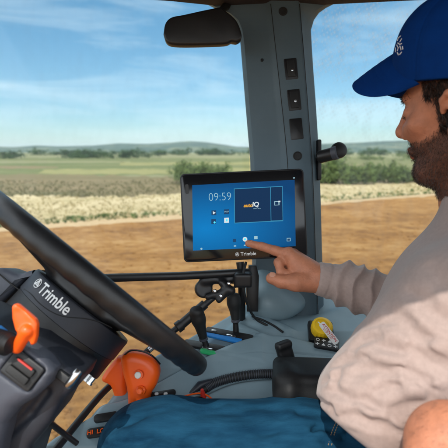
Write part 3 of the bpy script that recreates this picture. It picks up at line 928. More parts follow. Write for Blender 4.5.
_, c, Mx = slot('decal_plate', (88, 437), (107, 434), .0085, M_DARK, lift=.013, th=.0015)
text('lettering', 'HI  LO', c + Mx[:, 2] * .0006, Mx, .011, M_ORANGE, cons, bold=.0002)
# icon plate under the yellow knob
_, c, Mx = slot('icon_plate', (313.5, 345.5), (338.5, 350), .0165, M_DARK, lift=.012, th=.0015)
mb = MB()
for r_ in range(2):
    for k in range(4):
        cc = c + Mx[:, 0] * (-.0195 + .013 * k) + Mx[:, 1] * (.0065 - .013 * r_)
        if (k + r_) % 3 == 0: mb.lathe(cc, Mx, [(.0042, 0), (.0042, .0006), (.003, .0006), (.003, 0)], 14, caps=False)
        elif (k + r_) % 3 == 1:
            mb.box(cc + Mx[:, 2] * .0003, (.0042, .0010, .0004), Mx); mb.box(cc + Mx[:, 2] * .0003, (.001, .0040, .0004), Mx)
        else: mb.prism([(-.0042, -.003), (.0042, -.003), (0, .004)], cc, Mx, 0, .0006)
mb.build('icon', M_PRINT, cons)
# seams moulded across the shell
def seam(pts, r, m=M_DARK, name='seam', lift=0):
    mb = MB(); mb.tube(spline([CP(x, y, lift) for x, y in pts], 8), r, 8); return mb.build(name, m, cons)
seam([(252, 317.5), (262, 321), (273, 326.5), (283, 333.5)], .0026, lift=.003)
mound = uni([ell(P(266, 298, 1.10), (.050, .07, .050)), ell(P(280, 302, 1.12), (.06, .07, .032)), cap(P(262, 284, 1.16), P(300, 292, 1.16), .045, .045)], .05)
link('pillar_boot', sdf_mesh('pillar_boot', mound, P(275, 298, 1.1) - .16, P(275, 298, 1.1) + .16, .005), M_CONS, cons)
#seam([(236, 355), (247, 352), (256, 346), (260, 339)], .0010, lift=.007)
# ribbed hose in its channel
pts = spline([CP(203, 392, .004), CP(213, 386.5, .006), CP(228, 381.5, .006), CP(250, 377.5, .006), CP(268, 376.5, .006), CP(284, 377, .006)], 16)
mb = MB(); mb.tube(pts, .0085, 14); hz_ = mb.build('hose', M_RUB, cons)
mb = MB()
for i in range(4, len(pts) - 1):
    for q in ((0,) if i % 2 else ()):
        p = pts[i] * (1 - q) + pts[i + 1] * q; t = unit(pts[i + 1] - pts[i])
        mb.lathe(p, basis(t, (0, 0, 1)), [(.0082, -.0007), (.0098, -.0005), (.0098, .0005), (.0082, .0007)], 14, caps=False)
mb.build('rib', M_POD, hz_)
mb = MB(); mb.tube(spline([CP(214, 383.5, .002), CP(228, 377, .003), CP(250, 372.5, .003), CP(276, 371.5, .003)], 8), .003, 8); mb.build('channel_lip', M_POD, cons)

# orange-red cable and little red tipped lever in front of the hose
cbl = thing('cable', 'thin orange cable looping low over the console between grip and hose', 'cable', CP(190, 402))
mb = MB(); mb.tube(spline([CP(166, 409, .004), CP(172, 403.5, .006), CP(186, 400.5, .010), (CP(200, 400, .014)), CP(210, 402, .010), CP(216, 408, .004)], 8), .0016, 8); mb.build('wire', M_ORANGE, cbl)
mb = MB(); mb.tube(spline([CP(170, 411, .004), CP(182, 404.5, .006), CP(200, 402.5, .010), CP(214, 409, .004)], 8), .0022, 8); mb.build('sheath', M_DARK, cbl)
rl = thing('small_lever', 'tiny red tipped lever sticking up where the ribbed hose ends', 'lever', CP(203, 398))
mb = MB(); mb.tube([CP(203, 401, .0), P(203.5, 396, .835), P(202, 389.5, .83)], [.0075, .006, .003], 12); mb.build('tip', M_REDP, rl)
mb = MB(); mb.tube([CP(190, 396, .004), CP(200, 391, .012), CP(212, 386, .012)], [.004, .0085, .004], 12); mb.build('boot', M_PODD, rl)

# yellow knob, its base and the paper tag
kn = thing('rotary_knob', 'yellow ribbed rotary knob on a square black base beside the sleeve', 'knob', CP(320, 331))
n_ = cnormal(320, 330); Mx = basis(unit(n_ + .25 * cv(0, 0, 1)), cv(1, -.12, 0))
c0 = CP(320.5, 333)
mb = MB(); mb.prism(rrect(.0285, .027, .006), c0, Mx, -.006, .010, bevel=.002); mb.build('base', M_DARK, kn)
prof_ = []
mb = MB(); V = []; Fs = []
N_ = 72
for (r_, z_) in ((.0235, .010), (.0245, .013), (.0245, .026), (.0225, .030), (.0175, .0315), (.016, .0300), (.0005, .0298)):
    for k in range(N_):
        rr = r_ * (1 - (.045 if (k % 4 < 2 and .012 < z_ < .028) else 0))
        V.append(c0 + Mx @ np.array([rr * math.cos(2 * math.pi * k / N_), rr * math.sin(2 * math.pi * k / N_), z_]))
for i in range(6):
    for k in range(N_): Fs.append((i * N_ + k, i * N_ + (k + 1) % N_, (i + 1) * N_ + (k + 1) % N_, (i + 1) * N_ + k))
mb.add(V, Fs); mb.build('dial', M_YELLOW2, kn)
tg = thing('warning_tag', 'white paper tag with red lettering hanging off the yellow knob', 'tag', CP(332, 338))
a, b = P(321.5, 324.5, .955), P(336.5, 342, .925)
Mt = basis(unit(cv(-.1, .45, 1)), b - a)
L = np.linalg.norm(b - a) / 2
mb = MB(); mb.prism(rrect(L + .002, .0072, .004), (a + b) / 2, Mt, -.0004, .0004); mb.build('paper', M_WHITE, tg)
text('lettering', 'ATTENTION', (a + b) / 2 + Mt[:, 2] * .0006 + Mt[:, 1] * .002, Mt, .0082, M_REDP, tg, bold=.0001)
text('lettering', 'STOP P.T.O.', (a + b) / 2 + Mt[:, 2] * .0006 - Mt[:, 1] * .0038, Mt, .0055, M_REDP, tg)
mb = MB(); mb.tube([P(318, 322, .962), a + (b - a) * .05], .0012, 8); mb.build('string', M_WHITE, tg)

# armrest and the short lever behind it
ar = thing('armrest', 'black padded armrest emerging from behind the shirt above the jeans', 'armrest', P(330, 400, .80))
c = P(334, 386, .815)
f_ = rbx(c, (.115, .055, .038), .014, basis(cv(0, 1, .05), unit(cv(1, .10, .10))))
g_ = ell(P(287, 385, .80), (.022, .045, .036), basis(cv(0, 1, 0), cv(1, 0, 0)))
link('pad', sdf_mesh('pad', lambda p: smin(f_(p), g_(p), .015), c - .17, c + .17, .003), M_PAD, ar)
mb = MB(); mb.tube([P(345, 400, .82), P(345, 470, .84), P(380, 520, .84)], [.022, .022, .025], 14); mb.build('bracket', M_DARK, ar)
sl = thing('short_lever', 'short flat-topped black lever standing just behind the front of the armrest', 'lever', CP(286, 372))
Ms = basis(unit(cv(.25, .1, 1)), unit(cv(1, .28, 0)))
c = P(286.5, 358, .885)
link('grip', sdf_mesh('grip', uni([rbx(c, (.0170, .034, .009), .007, Ms), rbx(c + Ms[:, 1] * .028 + Ms[:, 0] * .002, (.0155, .006, .012), .004, Ms)], .006), c - .06, c + .06, .002), M_DARK, sl)

# ================================================================== levers with black grips
def joystick(top, bot, base, d0, d1, label, wtop):
    t = thing('control_lever', label, 'lever', CP(*base), 'black control levers in the console slots')
    a = P(*top, d0); b = P(*bot, d1); c = CP(*base, .002)
    ax = unit(a - b)
    Mj = basis(ax, cv(1, 0, 0)); L = np.linalg.norm(a - b)
    fs = [cap(b, b + ax * L * .6, .0085, wtop * .92), cap(b + ax * L * .6, a - ax * wtop, wtop * .92, wtop)]
    f = uni(fs, .008)
    g = lambda p: smax(f(p), half(a - ax * .003, unit(ax + .35 * cv(.8, 0, .1)))(p), .004)
    link('grip', sdf_mesh('grip', g, np.minimum(a, b) - .04, np.maximum(a, b) + .04, .0018), M_RUB, t)
    mb = MB(); mb.tube([b + ax * .004, (b * .3 + c * .7) + np.array([0, 0, .002]), c - np.array([0, 0, .01])], [.0062, .0068, .0075], 14); mb.build('stem', M_DARK, t)
    mb = MB(); mb.lathe(b, Mj, [(.0075, -.003), (.0098, -.002), (.0098, .003), (.008, .004)], 20); mb.build('collar', M_POD, t)
    return t
joystick((195, 306), (203.5, 339), (207, 349), .925, .945, 'nearer black control lever, leaning left over the green edged slot', .0158)
joystick((233, 291), (235.5, 321), (236, 334), .985, .985, 'upright black control lever in the blue edged slot, below the monitor', .0158)

# ================================================================== bar, rods, ball mount
mb = MB(); mb.tube([P(90, 278.6, .93), P(112, 277.8, .94), P(180, 276, .955), P(240, 272.8, .965), P(249, 272.4, .967)], .0092, 20)
tag(mb.build('grab_bar', M_DARK), 'straight black horizontal tube running below the monitor towards the steering wheel', 'bar')
mnt = thing('monitor_mount', 'black ball-joint mount and post carrying the monitor above the console', 'mount', CP(249, 312))
def blob(name, fs, k, m, parent, h=.0025, pad=.03, pts=None):
    pts = np.array(pts); return link(name, sdf_mesh(name, uni(fs, k), pts.min(0) - pad, pts.max(0) + pad, h), m, parent)
a = P(213, 286, .965); b = P(243, 280, .975); c = P(226, 292, .955)
blob('clamp', [cap(P(204, 280, .965), P(243, 278, .972), .010, .012), cyl(P(203.5, 289, .968), basis(unit(cv(.2, .1, 1)), cv(1, 0, 0)), .020, .010, .003), cap(P(208, 297, .95), P(228, 290, .95), .007, .008), cap(P(222, 283, .955), P(232, 291, .95), .008, .008), cap(c, P(219, 300, .945), .009, .007),
               rbx(P(243, 279, .955), (.020, .018, .016), .006)], .008, M_DARK, mnt, pts=[a, b, c], pad=.06)
mb = MB(); mb.tube([P(240, 262, .97), P(241.5, 275, .968), P(242, 318, 1.06), P(242, 322, 1.07)], [.009, .0085, .0085, .012], 16); mb.build('post', M_DARK, mnt)
mb = MB(); mb.prism([(-.012, -.055), (.014, -.055), (.016, .03), (.010, .055), (-.008, .055), (-.014, .0)], P(252, 288, 1.03), basis(cv(0, 0, 1), cv(1, 0, 0)), -.012, .012, bevel=.003); mb.build('bracket', M_DARK, mnt)
for px, py in ((215, 291), (221, 296), (229, 283.5)):
    mb = MB(); mb.lathe(P(px, py, .935), basis(unit(cv(.2, .2, 1)), cv(1, 0, 0)), [(.0042, -.012), (.0042, .002), (.003, .003), (.001, .0032)], 6); mb.build('bolt', M_STEEL, mnt)
mb = MB(); mb.tube(spline([P(246, 262, .955), P(243, 276, .945), P(244, 292, .95), P(249, 308, .98), P(256, 319, 1.02), P(268, 326, 1.02), P(276, 331, 1.02)], 10), .0030, 10); mb.build('cable', M_RUB, mnt)
rod = thing('steering_rod', 'long black rod running diagonally down from the ball mount behind the wheel to the floor', 'rod', P(58, 447, .74))
mb = MB(); mb.tube(spline([P(214, 297, .955), P(181, 325, .94), P(150, 349, .93), P(120, 377, .90), P(98, 398, .855), P(56, 449, .74), P(10, 505, .67)], 6), .0068, 14); mb.build('tube', M_DARK, rod)
mb = MB(); mb.tube([P(205, 304, .95), P(181, 325, .93)], [.0105, .0105], 16); mb.tube([P(181.5, 324.6, .93), P(177, 328, .926)], [.0125, .0125], 16); mb.build('sleeve', M_DARK, rod)
mb = MB(); mb.tube([P(156, 344, .93), P(149, 350, .925)], [.0055, .0055], 12); mb.build('ferrule', M_STEEL, rod)
mb = MB(); mb.tube([P(40, 416, .62), P(54, 426, .66), P(67, 436, .68), P(77, 443.5, .69)], [.0045, .0045, .0045, .0042], 12)
tag(mb.build('crossing_lever', M_DARK), 'short thin black stick crossing the diagonal rod at the lower left', 'lever')
# ================================================================== monitor
mon = thing('touch_monitor', 'black framed touch screen showing a blue home page with the time 09:59', 'monitor', P(243, 262, .955))
dM = .925
tl, tr, br, bl = P(181.4, 174.3, dM), P(304.6, 167.9, dM), P(307, 257.3, dM), P(182.2, 262.3, dM)
Xm = unit((tr - tl) + (br - bl)); Ym = (tl - bl) + (tr - br); Zm = unit(np.cross(Xm, Ym)); MM = basis(Zm, Xm)
cm_ = (tl + tr + br + bl) / 4
wM = (np.linalg.norm(tr - tl) + np.linalg.norm(br - bl)) / 4; hM = (np.linalg.norm(tl - bl) + np.linalg.norm(tr - br)) / 4
mb = MB(); mb.prism(rrect(wM, hM, .010, 6), cm_, MM, -.034, 0, bevel=.0025, seg=3); mb.build('housing', M_DARK, mon)
mb = MB(); mb.prism(rrect(wM - .003, hM - .003, .008, 6), cm_, MM, .0002, .0012, bevel=.0004); mb.build('front_glass', M_GLASSB, mon)
# the picture area: a lit panel with a soft blue background
def mpx(px, py, z=.0):
    """point on the monitor face under a photo pixel"""
    r = P(px, py, 1.0) - CAM
    t = np.dot(cm_ + Zm * z - CAM, Zm) / np.dot(r, Zm)
    return CAM + r * t
def M_EMIT(name, c, s=1.0):
    m = bpy.data.materials.new(name); m.use_nodes = True
    b = m.node_tree.nodes['Principled BSDF']; b.inputs['Base Color'].default_value = (.004, .004, .005, 1); b.inputs['Roughness'].default_value = .25; b.inputs['Specular IOR Level'].default_value = .04
    b.inputs['Emission Color'].default_value = (*c, 1); b.inputs['Emission Strength'].default_value = s
    return m
m_scr = M_EMIT('screen_blue', (.02, .2, .5))
n = m_scr.node_tree; t_ = n.nodes.new('ShaderNodeTexCoord')
sp_ = n.nodes.new('ShaderNodeSeparateXYZ'); n.links.new(t_.outputs['UV'], sp_.inputs[0])
gr = n.nodes.new('ShaderNodeTexGradient'); gr.gradient_type = 'SPHERICAL'
mp_ = n.nodes.new('ShaderNodeMapping'); mp_.inputs['Location'].default_value = (-.12, -.40, 0); mp_.inputs['Scale'].default_value = (.95, 1.25, 1)
n.links.new(t_.outputs['UV'], mp_.inputs[0]); n.links.new(mp_.outputs[0], gr.inputs[0])
rp = n.nodes.new('ShaderNodeValToRGB')
rp.color_ramp.elements[0].position = .0; rp.color_ramp.elements[0].color = (.0, .028, .095, 1)
rp.color_ramp.elements[1].position = 1.; rp.color_ramp.elements[1].color = (.0, .115, .31, 1)
n.links.new(gr.outputs[0], rp.inputs[0]); n.links.new(rp.outputs[0], n.nodes['Principled BSDF'].inputs['Emission Color'])
quad = [mpx(193, 250.6, .0018), mpx(295.7, 246.2, .0018), mpx(294.6, 179.8, .0018), mpx(192.2, 185.2, .0018)]
def qp(u, v, z=0.0):
    """point on the picture area, u right and v up in 0..1"""
    a = quad[0] * (1 - u) + quad[1] * u; b = quad[3] * (1 - u) + quad[2] * u
    return a * (1 - v) + b * v + Zm * z
me = bpy.data.meshes.new('screen')
back = [q - Zm * .0005 for q in quad]
me.from_pydata([tuple(q) for q in quad + back], [], [(0, 1, 2, 3), (4, 7, 6, 5), (0, 4, 5, 1), (1, 5, 6, 2), (2, 6, 7, 3), (3, 7, 4, 0)])
uv = me.uv_layers.new(name='UVMap')
for i, q in enumerate([(0, 0), (1, 0), (1, 1), (0, 1)]): uv.data[i].uv = q
scr = link('screen', me, m_scr, mon, smooth=False)
scr['label'] = 'bright blue screen'
E_W = M_EMIT('screen_white', (.75, .85, .9), .5); E_NAVY = M_EMIT('screen_navy', (.002, .018, .055), .9); E_LINE = M_EMIT('screen_line', (.02, .14, .24))
E_OR = M_EMIT('screen_orange', (.40, .20, .02)); E_CY = M_EMIT('screen_cyan', (.05, .45, .6)); E_DK = M_EMIT('screen_dark', (.005, .03, .08)); E_PALE = M_EMIT('screen_pale', (.3, .5, .58), .6)
def uvp(px, py): # photo pixel -> u, v
    q = mpx(px, py, .0018) - quad[0]; ex = quad[1] - quad[0]; ey = quad[3] - quad[0]
    return float(q @ ex / (ex @ ex)), float(q @ ey / (ey @ ey))
def rect_on(name, x0, y0, x1, y1, m, z=.0004):
    u0, v1 = uvp(x0, y0); u1, v0 = uvp(x1, y1)
    mb = MB(); mb.add([qp(u0, v0, z), qp(u1, v0, z), qp(u1, v1, z), qp(u0, v1, z), qp(u0, v0, z - .0003), qp(u1, v0, z - .0003), qp(u1, v1, z - .0003), qp(u0, v1, z - .0003)],
                      [(0, 1, 2, 3), (7, 6, 5, 4), (0, 4, 5, 1), (1, 5, 6, 2), (2, 6, 7, 3), (3, 7, 4, 0)], smooth=False)
    return mb.build(name, m, mon, auto=False)
def on(px, py, z=.001):
    u, v = uvp(px, py); return qp(u, v, z)
MS = basis(Zm, quad[1] - quad[0])
rect_on('widget_border', 232.2, 190.2, 282.6, 224.3, E_LINE, .0004)
rect_on('widget', 232.9, 190.9, 270.1, 223.7, E_NAVY, .0008)
rect_on('widget', 269.3, 190.5, 282.0, 223.2, E_NAVY, .0008)
text('clock', '09:59', on(218.5, 198.2), MS, .0245, E_PALE, mon, sx=.92, bold=-.00045)
text('lettering', 'auto', on(246.8, 207.6), MS, .0105, E_OR, mon, bold=.0004, shear=.25)
text('lettering', 'IQ', on(254.2, 206.9), MS, .0135, E_W, mon, bold=.0004, shear=.15)
text('lettering', 'smart farm', on(256, 210.8), MS, .0035, E_PALE, mon)
def disc(px, py, r, m, name='icon', z=.0006):
    mb = MB(); mb.lathe(on(px, py, z), MS, [(r, 0), (r, .0003)], 20); return mb.build(name, m, mon)
# app icons
def tri(px, py, s, m, rot=0):
    mb = MB(); a = [(math.cos(rad(rot + 120 * k)) * s, math.sin(rad(rot + 120 * k)) * s) for k in range(3)]
    mb.prism(a, on(px, py, .0012), MS, 0, .0003); return mb.build('icon', m, mon)
rect_on('icon', 210.3, 211.2, 215.3, 216.0, E_DK); tri(212.8, 213.6, .0040, E_W)
rect_on('icon', 222.8, 210.6, 228.2, 215.4, E_DK); text('lettering', 'MAP', on(225.5, 213), MS, .0048, E_PALE, mon)
rect_on('icon', 210.4, 219.9, 215.2, 224.6, E_DK); disc(213.8, 223.2, .0022, E_CY, z=.0010)
rect_on('icon', 223.3, 219.0, 228.2, 223.9, E_W); rect_on('icon', 225.0, 220.4, 226.8, 222.6, E_CY, .0008)
rect_on('icon', 273.2, 204.4, 278.4, 208.4, E_PALE, .0012); rect_on('icon', 273.9, 205.1, 277.4, 207.9, E_NAVY, .0016)
rect_on('icon', 277.0, 204.1, 279.2, 205.4, E_W, .0018)
rect_on('icon', 232.6, 240.3, 236.0, 243.4, E_DK); disc(244.8, 240.9, .0050, E_W, z=.0006); disc(244.8, 240.9, .0022, E_CY, z=.0010)
rect_on('icon', 253.9, 238.2, 257.4, 241.2, E_PALE); rect_on('icon', 233.8, 246.7, 236.2, 247.8, E_PALE); rect_on('icon', 243.8, 246.3, 246.2, 247.4, E_PALE)
rect_on('icon', 286.6, 241.0, 290.5, 244.2, E_PALE); rect_on('icon', 287.2, 241.6, 289.9, 243.8, E_DK, .0008)
disc(201.4, 249.0, .0022, E_PALE, z=.0006); rect_on('icon', 291.5, 181.6, 293.2, 182.6, E_PALE)
# maker's mark on the bezel, indicator window on the left bezel
GT = mpx(247, 253.9, .0024)
text('lettering', 'Trimble', GT + Xm * .003, MM, .0105, M_PRINT, mon, bold=.00012)
def globe(c, Mx, r, m, parent, n_=14):
    """ring of two crossed arcs round a triangle, the mark beside the lettering"""
    mb = MB()
    mb.lathe(c, Mx, [(r, 0), (r, .0004), (r * .86, .0004), (r * .86, 0)], 24, caps=False)
    for k in range(3):
        a = rad(90 + 120 * k); b = rad(90 + 120 * (k + 1))
        p0 = np.array([math.cos(a), math.sin(a)]) * r * .95; p1 = np.array([math.cos(b), math.sin(b)]) * r * .95
        mid = (p0 + p1) * .26
        pts = [c + Mx @ np.array([*(p0 * (1 - t) ** 2 + mid * 2 * t * (1 - t) + p1 * t * t), .0002]) for t in np.linspace(0, 1, 7)]
        mb.tube(pts, r * .11, 6)
        mb.tube([c + Mx @ np.array([0, 0, .0002]), c + Mx @ np.array([*(p0 * .95), .0002])], r * .08, 6)
    return mb.build('emblem', m, parent)
globe(GT - Xm * .021, MM, .0042, M_PRINT, mon)
mb = MB(); mb.prism(rrect(.0035, .010, .002), mpx(187, 189, .0014), MM, 0, .0003); mb.build('sensor', M_DARK, mon)
# ================================================================== steering wheel
dW = .78
WC = P(98.5, 284.5, dW)
ray = unit(WC - CAM)
rimdir = unit(P(203, 368, dW) - P(-3, 201, dW))
AXW = unit(np.cross(rimdir, ray))
if AXW[2] < 0: AXW = -AXW
AXW = unit(AXW - ray * .012)
MW = basis(AXW, rimdir)                      # x along the rim in view, z up the column
sw = thing('steering_wheel', 'black steering wheel seen edge on with a finger-gripped rim, at the left', 'steering wheel', WC)
V = []; Fs = []
n1, n2 = 220, 22; R0, r0 = .229, .0160
for i in range(n1):
    a = 2 * math.pi * i / n1
    for k in range(n2):
        b = 2 * math.pi * k / n2
        rr = r0 * (1 + (.036 * math.sin(a * 46) if math.sin(b) < -.15 or math.cos(b) < -.5 else 0))
        V.append(WC + MW @ np.array([(R0 + rr * math.cos(b)) * math.cos(a), (R0 + rr * math.cos(b)) * math.sin(a), rr * 1.12 * math.sin(b)]))
for i in range(n1):
    for k in range(n2):
        Fs.append((i * n2 + k, ((i + 1) % n1) * n2 + k, ((i + 1) % n1) * n2 + (k + 1) % n2, i * n2 + (k + 1) % n2))
mb = MB(); mb.add(V, Fs); mb.build('rim', M_RIM, sw, auto=False)
# dished centre with three broad spokes
fs = [cyl(WC - AXW * .024, MW, .080, .020, .008)]
for a in (92, 212, 332):
    d = MW @ np.array([math.cos(rad(a)), math.sin(rad(a)), 0]); t_ = MW @ np.array([-math.sin(rad(a)), math.cos(rad(a)), 0])
    f1 = rbx(WC + d * .125 - AXW * .020, (.098, .030, .009), .007, np.column_stack([unit(d * .95 + AXW * .16), t_, np.cross(unit(d * .95 + AXW * .16), t_)]))
    fs.append(f1)
link('spokes', sdf_mesh('spokes', uni(fs, .014), WC - .25, WC + .25, .003), M_DARK, sw)

# ================================================================== steering motor below the wheel
mo = thing('steering_motor', 'black drum-shaped steering motor with white lettering under the steering wheel', 'motor', P(67, 359, .76))
ctr = P(84.5, 304.5, dW - .005)
Rt = .1035; Hm = .087
ctr = ctr + AXW * 0.0
MD = MW
def cylpt(px, py, lift=0.0, R_=None):
    """point where the sight line meets the drum's side"""
    R_ = R_ or Rt
    d = (P(px, py, 1.0) - CAM) @ MD; o_ = (CAM - ctr) @ MD
    A = d[0] ** 2 + d[1] ** 2; B_ = o_[0] * d[0] + o_[1] * d[1]; C_ = o_[0] ** 2 + o_[1] ** 2 - R_ * R_
    D_ = B_ * B_ - A * C_
    t = (-B_ - math.sqrt(max(D_, 0))) / A
    q = o_ + d * t
    rr = math.hypot(q[0], q[1]); k = (R_ + lift) / rr
    return math.atan2(q[1], q[0]), q[2], ctr + MD @ np.array([q[0] * k, q[1] * k, q[2]])
MB().lathe(ctr, MD, [(.004, .0), (Rt - .010, .0), (Rt - .002, -.0015), (Rt, -.005), (Rt, -Hm * .47)], 120, caps=False).build('top_cover', M_PODD, mo)
MB().lathe(ctr, MD, [(Rt - .004, -Hm * .468), (Rt - .0012, -Hm * .48), (Rt - .001, -Hm * .93), (Rt - .006, -Hm), (Rt - .03, -Hm - .004), (.02, -Hm - .008)], 120, caps=False).build('drum', M_DARK, mo)
# smoky flange curling off to the left
dm_ = dW - .005
fl = [(40, 270), (34, 271.5), (27, 273.5), (18, 270.5), (9, 268), (-6, 270), (-26, 280), (-32, 292), (-20, 300), (-2, 303), (8, 306)]
o2 = P(40, 270, dm_); nz_ = unit(cv(.06, .12, 1)); Mo = basis(nz_, cv(1, 0, 0))
pts2 = [tuple(((P(x, y, dm_) - o2) @ Mo)[:2]) for x, y in [tuple(q[:2]) for q in spline([np.array([a_, b_, 0]) for a_, b_ in fl], 5)]]
MB().prism(pts2, o2, Mo, -.04, .035, bevel=.010, seg=4).build('flange', M_POD, mo)
MB().tube(spline([P(-14, 262, dm_ - .048), P(0, 274.5, dm_ - .046), P(10, 283, dm_ - .044), P(21, 291, dm_ - .044)], 8), .0013, 8).build('seam', M_RUB, mo)
def on_drum(pts, r, name, m=M_RUB): MB().tube(spline([cylpt(x, y, .0002)[2] for x, y in pts], 8), r, 8).build(name, m, mo)
on_drum([(24, 289), (31, 294), (38, 302), (50, 311), (64, 316.5), (84, 318.5), (100, 322), (112, 328)], .0008, 'crease')
# lettering bent round the drum
def bent(obj_):
    me_ = obj_.data; co = np.zeros(len(me_.vertices) * 3); me_.vertices.foreach_get('co', co); co = co.reshape(-1, 3)
    out_ = []
    for x, y, z in co:
        th_ = a0 + x * sgn / Rt; r_ = Rt + .0004 + z
        out_.append(ctr + MD @ np.array([r_ * math.cos(th_), r_ * math.sin(th_), z0 + y]))
    me_.vertices.foreach_set('co', np.array(out_).ravel()); me_.update()
aL, zL, _ = cylpt(41, 289); aR, zR, _ = cylpt(66, 309)
sgn = 1 if math.sin(aR - aL) > 0 else -1
a0, z0, _ = cylpt(51.5, 296.0); z0 = (zL + zR) / 2 + .001
a0 = math.atan2(math.sin(aL) + math.sin(aR), math.cos(aL) + math.cos(aR)) + .02 * sgn
tx_ = text('lettering', 'Trimble', (0, 0, 0), np.eye(3), .0262, M_PRINT, mo, extrude=.0002, bold=.00035, sx=.80)
bent(tx_)
ag, zg, _ = cylpt(37.2, 284.5)
q_ = ctr + MD @ np.array([(Rt + .0006) * math.cos(ag), (Rt + .0006) * math.sin(ag), z0 + .001])
nn_ = MD @ np.array([math.cos(ag), math.sin(ag), 0]); globe(q_, basis(nn_, np.cross(AXW, nn_)), .0082, M_PRINT, mo)
# boss and bolts under the drum
bc = ctr - AXW * (Hm + .004)
MB().lathe(bc, MD, [(.002, .004), (.045, .004), (.050, -.002), (.050, -.010), (.034, -.013), (.034, -.030), (.001, -.030)], 40).build('boss', M_STEEL, mo)
for px, py in ((87, 377), (91, 380.5)):
    MB().lathe(P(px, py, .69), MD, [(.001, .006), (.0045, .006), (.0045, -.003), (.006, -.003), (.006, -.006), (.001, -.006)], 6).build('bolt', M_STEEL, mo)

# ================================================================== steering column pod at the lower left
def polysdf(pts, c, M, z0, z1, r):
    """extruded polygon with rounded edges"""
    pts = np.array(pts, np.float32); c = np.asarray(c, np.float32); M = np.asarray(M, np.float32)
    def f(p):
        q = (p - c) @ M; x = q[:, :2]
        d = np.full(len(q), 1e9, np.float32); s = np.ones(len(q), np.float32); n_ = len(pts)
        for i in range(n_):
            a = pts[i]; b = pts[i - 1]; e = b - a; w = x - a
            t = np.clip((w @ e) / (e @ e), 0, 1); bb = w - e * t[:, None]
            d = np.minimum(d, (bb ** 2).sum(1))
            c1 = x[:, 1] >= a[1]; c2 = x[:, 1] < b[1]; c3 = e[0] * w[:, 1] > e[1] * w[:, 0]
            fl_ = (c1 & c2 & c3) | (~c1 & ~c2 & ~c3)
            s[fl_] *= -1
        d = s * np.sqrt(d) + r
        dz = np.abs(q[:, 2] - (z0 + z1) / 2) - (z1 - z0) / 2 + r
        return np.hypot(np.maximum(d, 0), np.maximum(dz, 0)) + np.minimum(np.maximum(d, dz), 0) - r
    return f
po = thing('steering_column', 'dark grey moulded steering column pod with a rocker switch, lower left corner', 'steering column', P(10, 500, .62))
dp = .60
Mc = basis(cv(0, 0, 1), cv(1, 0, 0))
def pxp(l, d): return [tuple(((P(x, y, d) - P(0, 400, d)) @ Mc)[:2]) for x, y in l]
hl = [(-60, 300), (-10, 322), (10, 335), (33, 341), (52, 356), (68, 371), (79, 379), (73, 392), (61, 402), (49, 425), (30, 448), (14, 500), (-70, 540)]
fh = polysdf(pxp(hl, dp), P(0, 400, dp), Mc, -.10, .0, .012)
slot_ = uni([cap(P(46, 392, dp), P(30, 414, dp), .006, .006), cap(P(30, 414, dp), P(6, 436, dp), .006, .005)], .004)
fh2 = lambda p: smax(fh(p), -slot_(p), .006)
link('housing', sdf_mesh('housing', fh2, P(-70, 545, dp) - .13, P(85, 300, dp) + .13, .0028), M_PODD, po)
sl_ = [(-60, 318), (-10, 336), (8, 346), (26, 348), (44, 361), (53, 373), (47, 387), (34, 399), (18, 409), (7, 424), (0, 450), (-10, 520), (-70, 540)]
fs_ = polysdf(pxp(sl_, dp - .03), P(0, 400, dp - .03), Mc, -.05, .012, .022)
rc = P(20, 371, dp - .043); Mr = basis(unit(cv(.06, .22, 1)), cv(.82, -.58, .05))
fs_ = inter(fs_, half(P(30, 352, dp - .04), unit(cv(.10, .45, 1))), .03)
fs_ = sub(fs_, rbx(rc, (.0245, .0185, .016), .006, Mr), .005)
shr = link('shroud', sdf_mesh('shroud', fs_, P(-70, 545, dp) - .13, P(85, 300, dp) + .13, .0024), M_POD, po)
# rocker switch with its red line
swt = MB().prism(rrect(.0235, .0175, .004), rc, Mr, -.016, -.006, bevel=.002).build('switch', M_DARK, po)
for dy, m_ in ((.0058, M_RUB), (-.0058, M_RUB)):
    MB().prism(rrect(.0165, .0052, .0025), rc + Mr[:, 1] * dy, Mr, -.006, .002, bevel=.0018).build('rocker', m_, swt)
MB().prism(rrect(.012, .0011, .0008), rc + Mr[:, 1] * .0100, Mr, -.003, .002).build('marking', M_REDP, swt)
# ribbed black stalk end at the left edge
stk_ = thing('column_stalk', 'black ribbed stalk knob below the orange tilt handle at the left edge', 'stalk', P(6, 352, .55))
sa, sb = P(-16, 336, .56), P(11, 345, .545); axs = unit(sb - sa); Mk = basis(axs, (0, 0, 1))
prf = [(.002, -.005)]
for k in range(9): prf += [(.0135, k * .0035), (.0150, k * .0035 + .0012), (.0135, k * .0035 + .0024)]
prf += [(.011, .034), (.001, .035)]
MB().lathe(sb - axs * .034, Mk, prf, 28).build('knob', M_DARK, stk_)
MB().tube([P(-40, 331, .56), sa, sb - axs * .03], [.009, .009, .009], 14).build('arm', M_DARK, stk_)
MB().box(P(0, 331, .575), (.007, .005, .008), Mr, bevel=.002).build('blue_cap', M_BLUEP, stk_)
# orange tilt handle
th = thing('tilt_handle', 'small orange paddle handle on the column, left of the motor lettering', 'handle', P(19, 350, .54))
dh = .545
pc_ = lambda l, d: pxp(l, d)
plate = polysdf(pc_([(11, 307), (13, 304.4), (16.5, 304.6), (26, 312.5), (34.6, 320), (36.4, 325), (35.8, 337), (33.5, 345), (30, 346), (28.2, 340), (28.6, 332), (24, 331), (18.5, 334.5), (14.5, 331), (11.5, 319)], dh), P(0, 400, dh), Mc, -.012, .0, .0035)
scoop = uni([cap(P(17.5, 314, dh - .012), P(20.5, 325, dh - .012), .0135, .012)], .01)
tilt = lambda p: smin(smax(plate(p), -scoop(p), .003), cap(P(27, 331, dh), P(17.2, 347.5, dh + .012), .0085, .0078)(p), .003)
link('handle', sdf_mesh('handle', tilt, P(4, 355, dh) - .035, P(42, 300, dh) + .035, .0014), M_ORANGE, th)
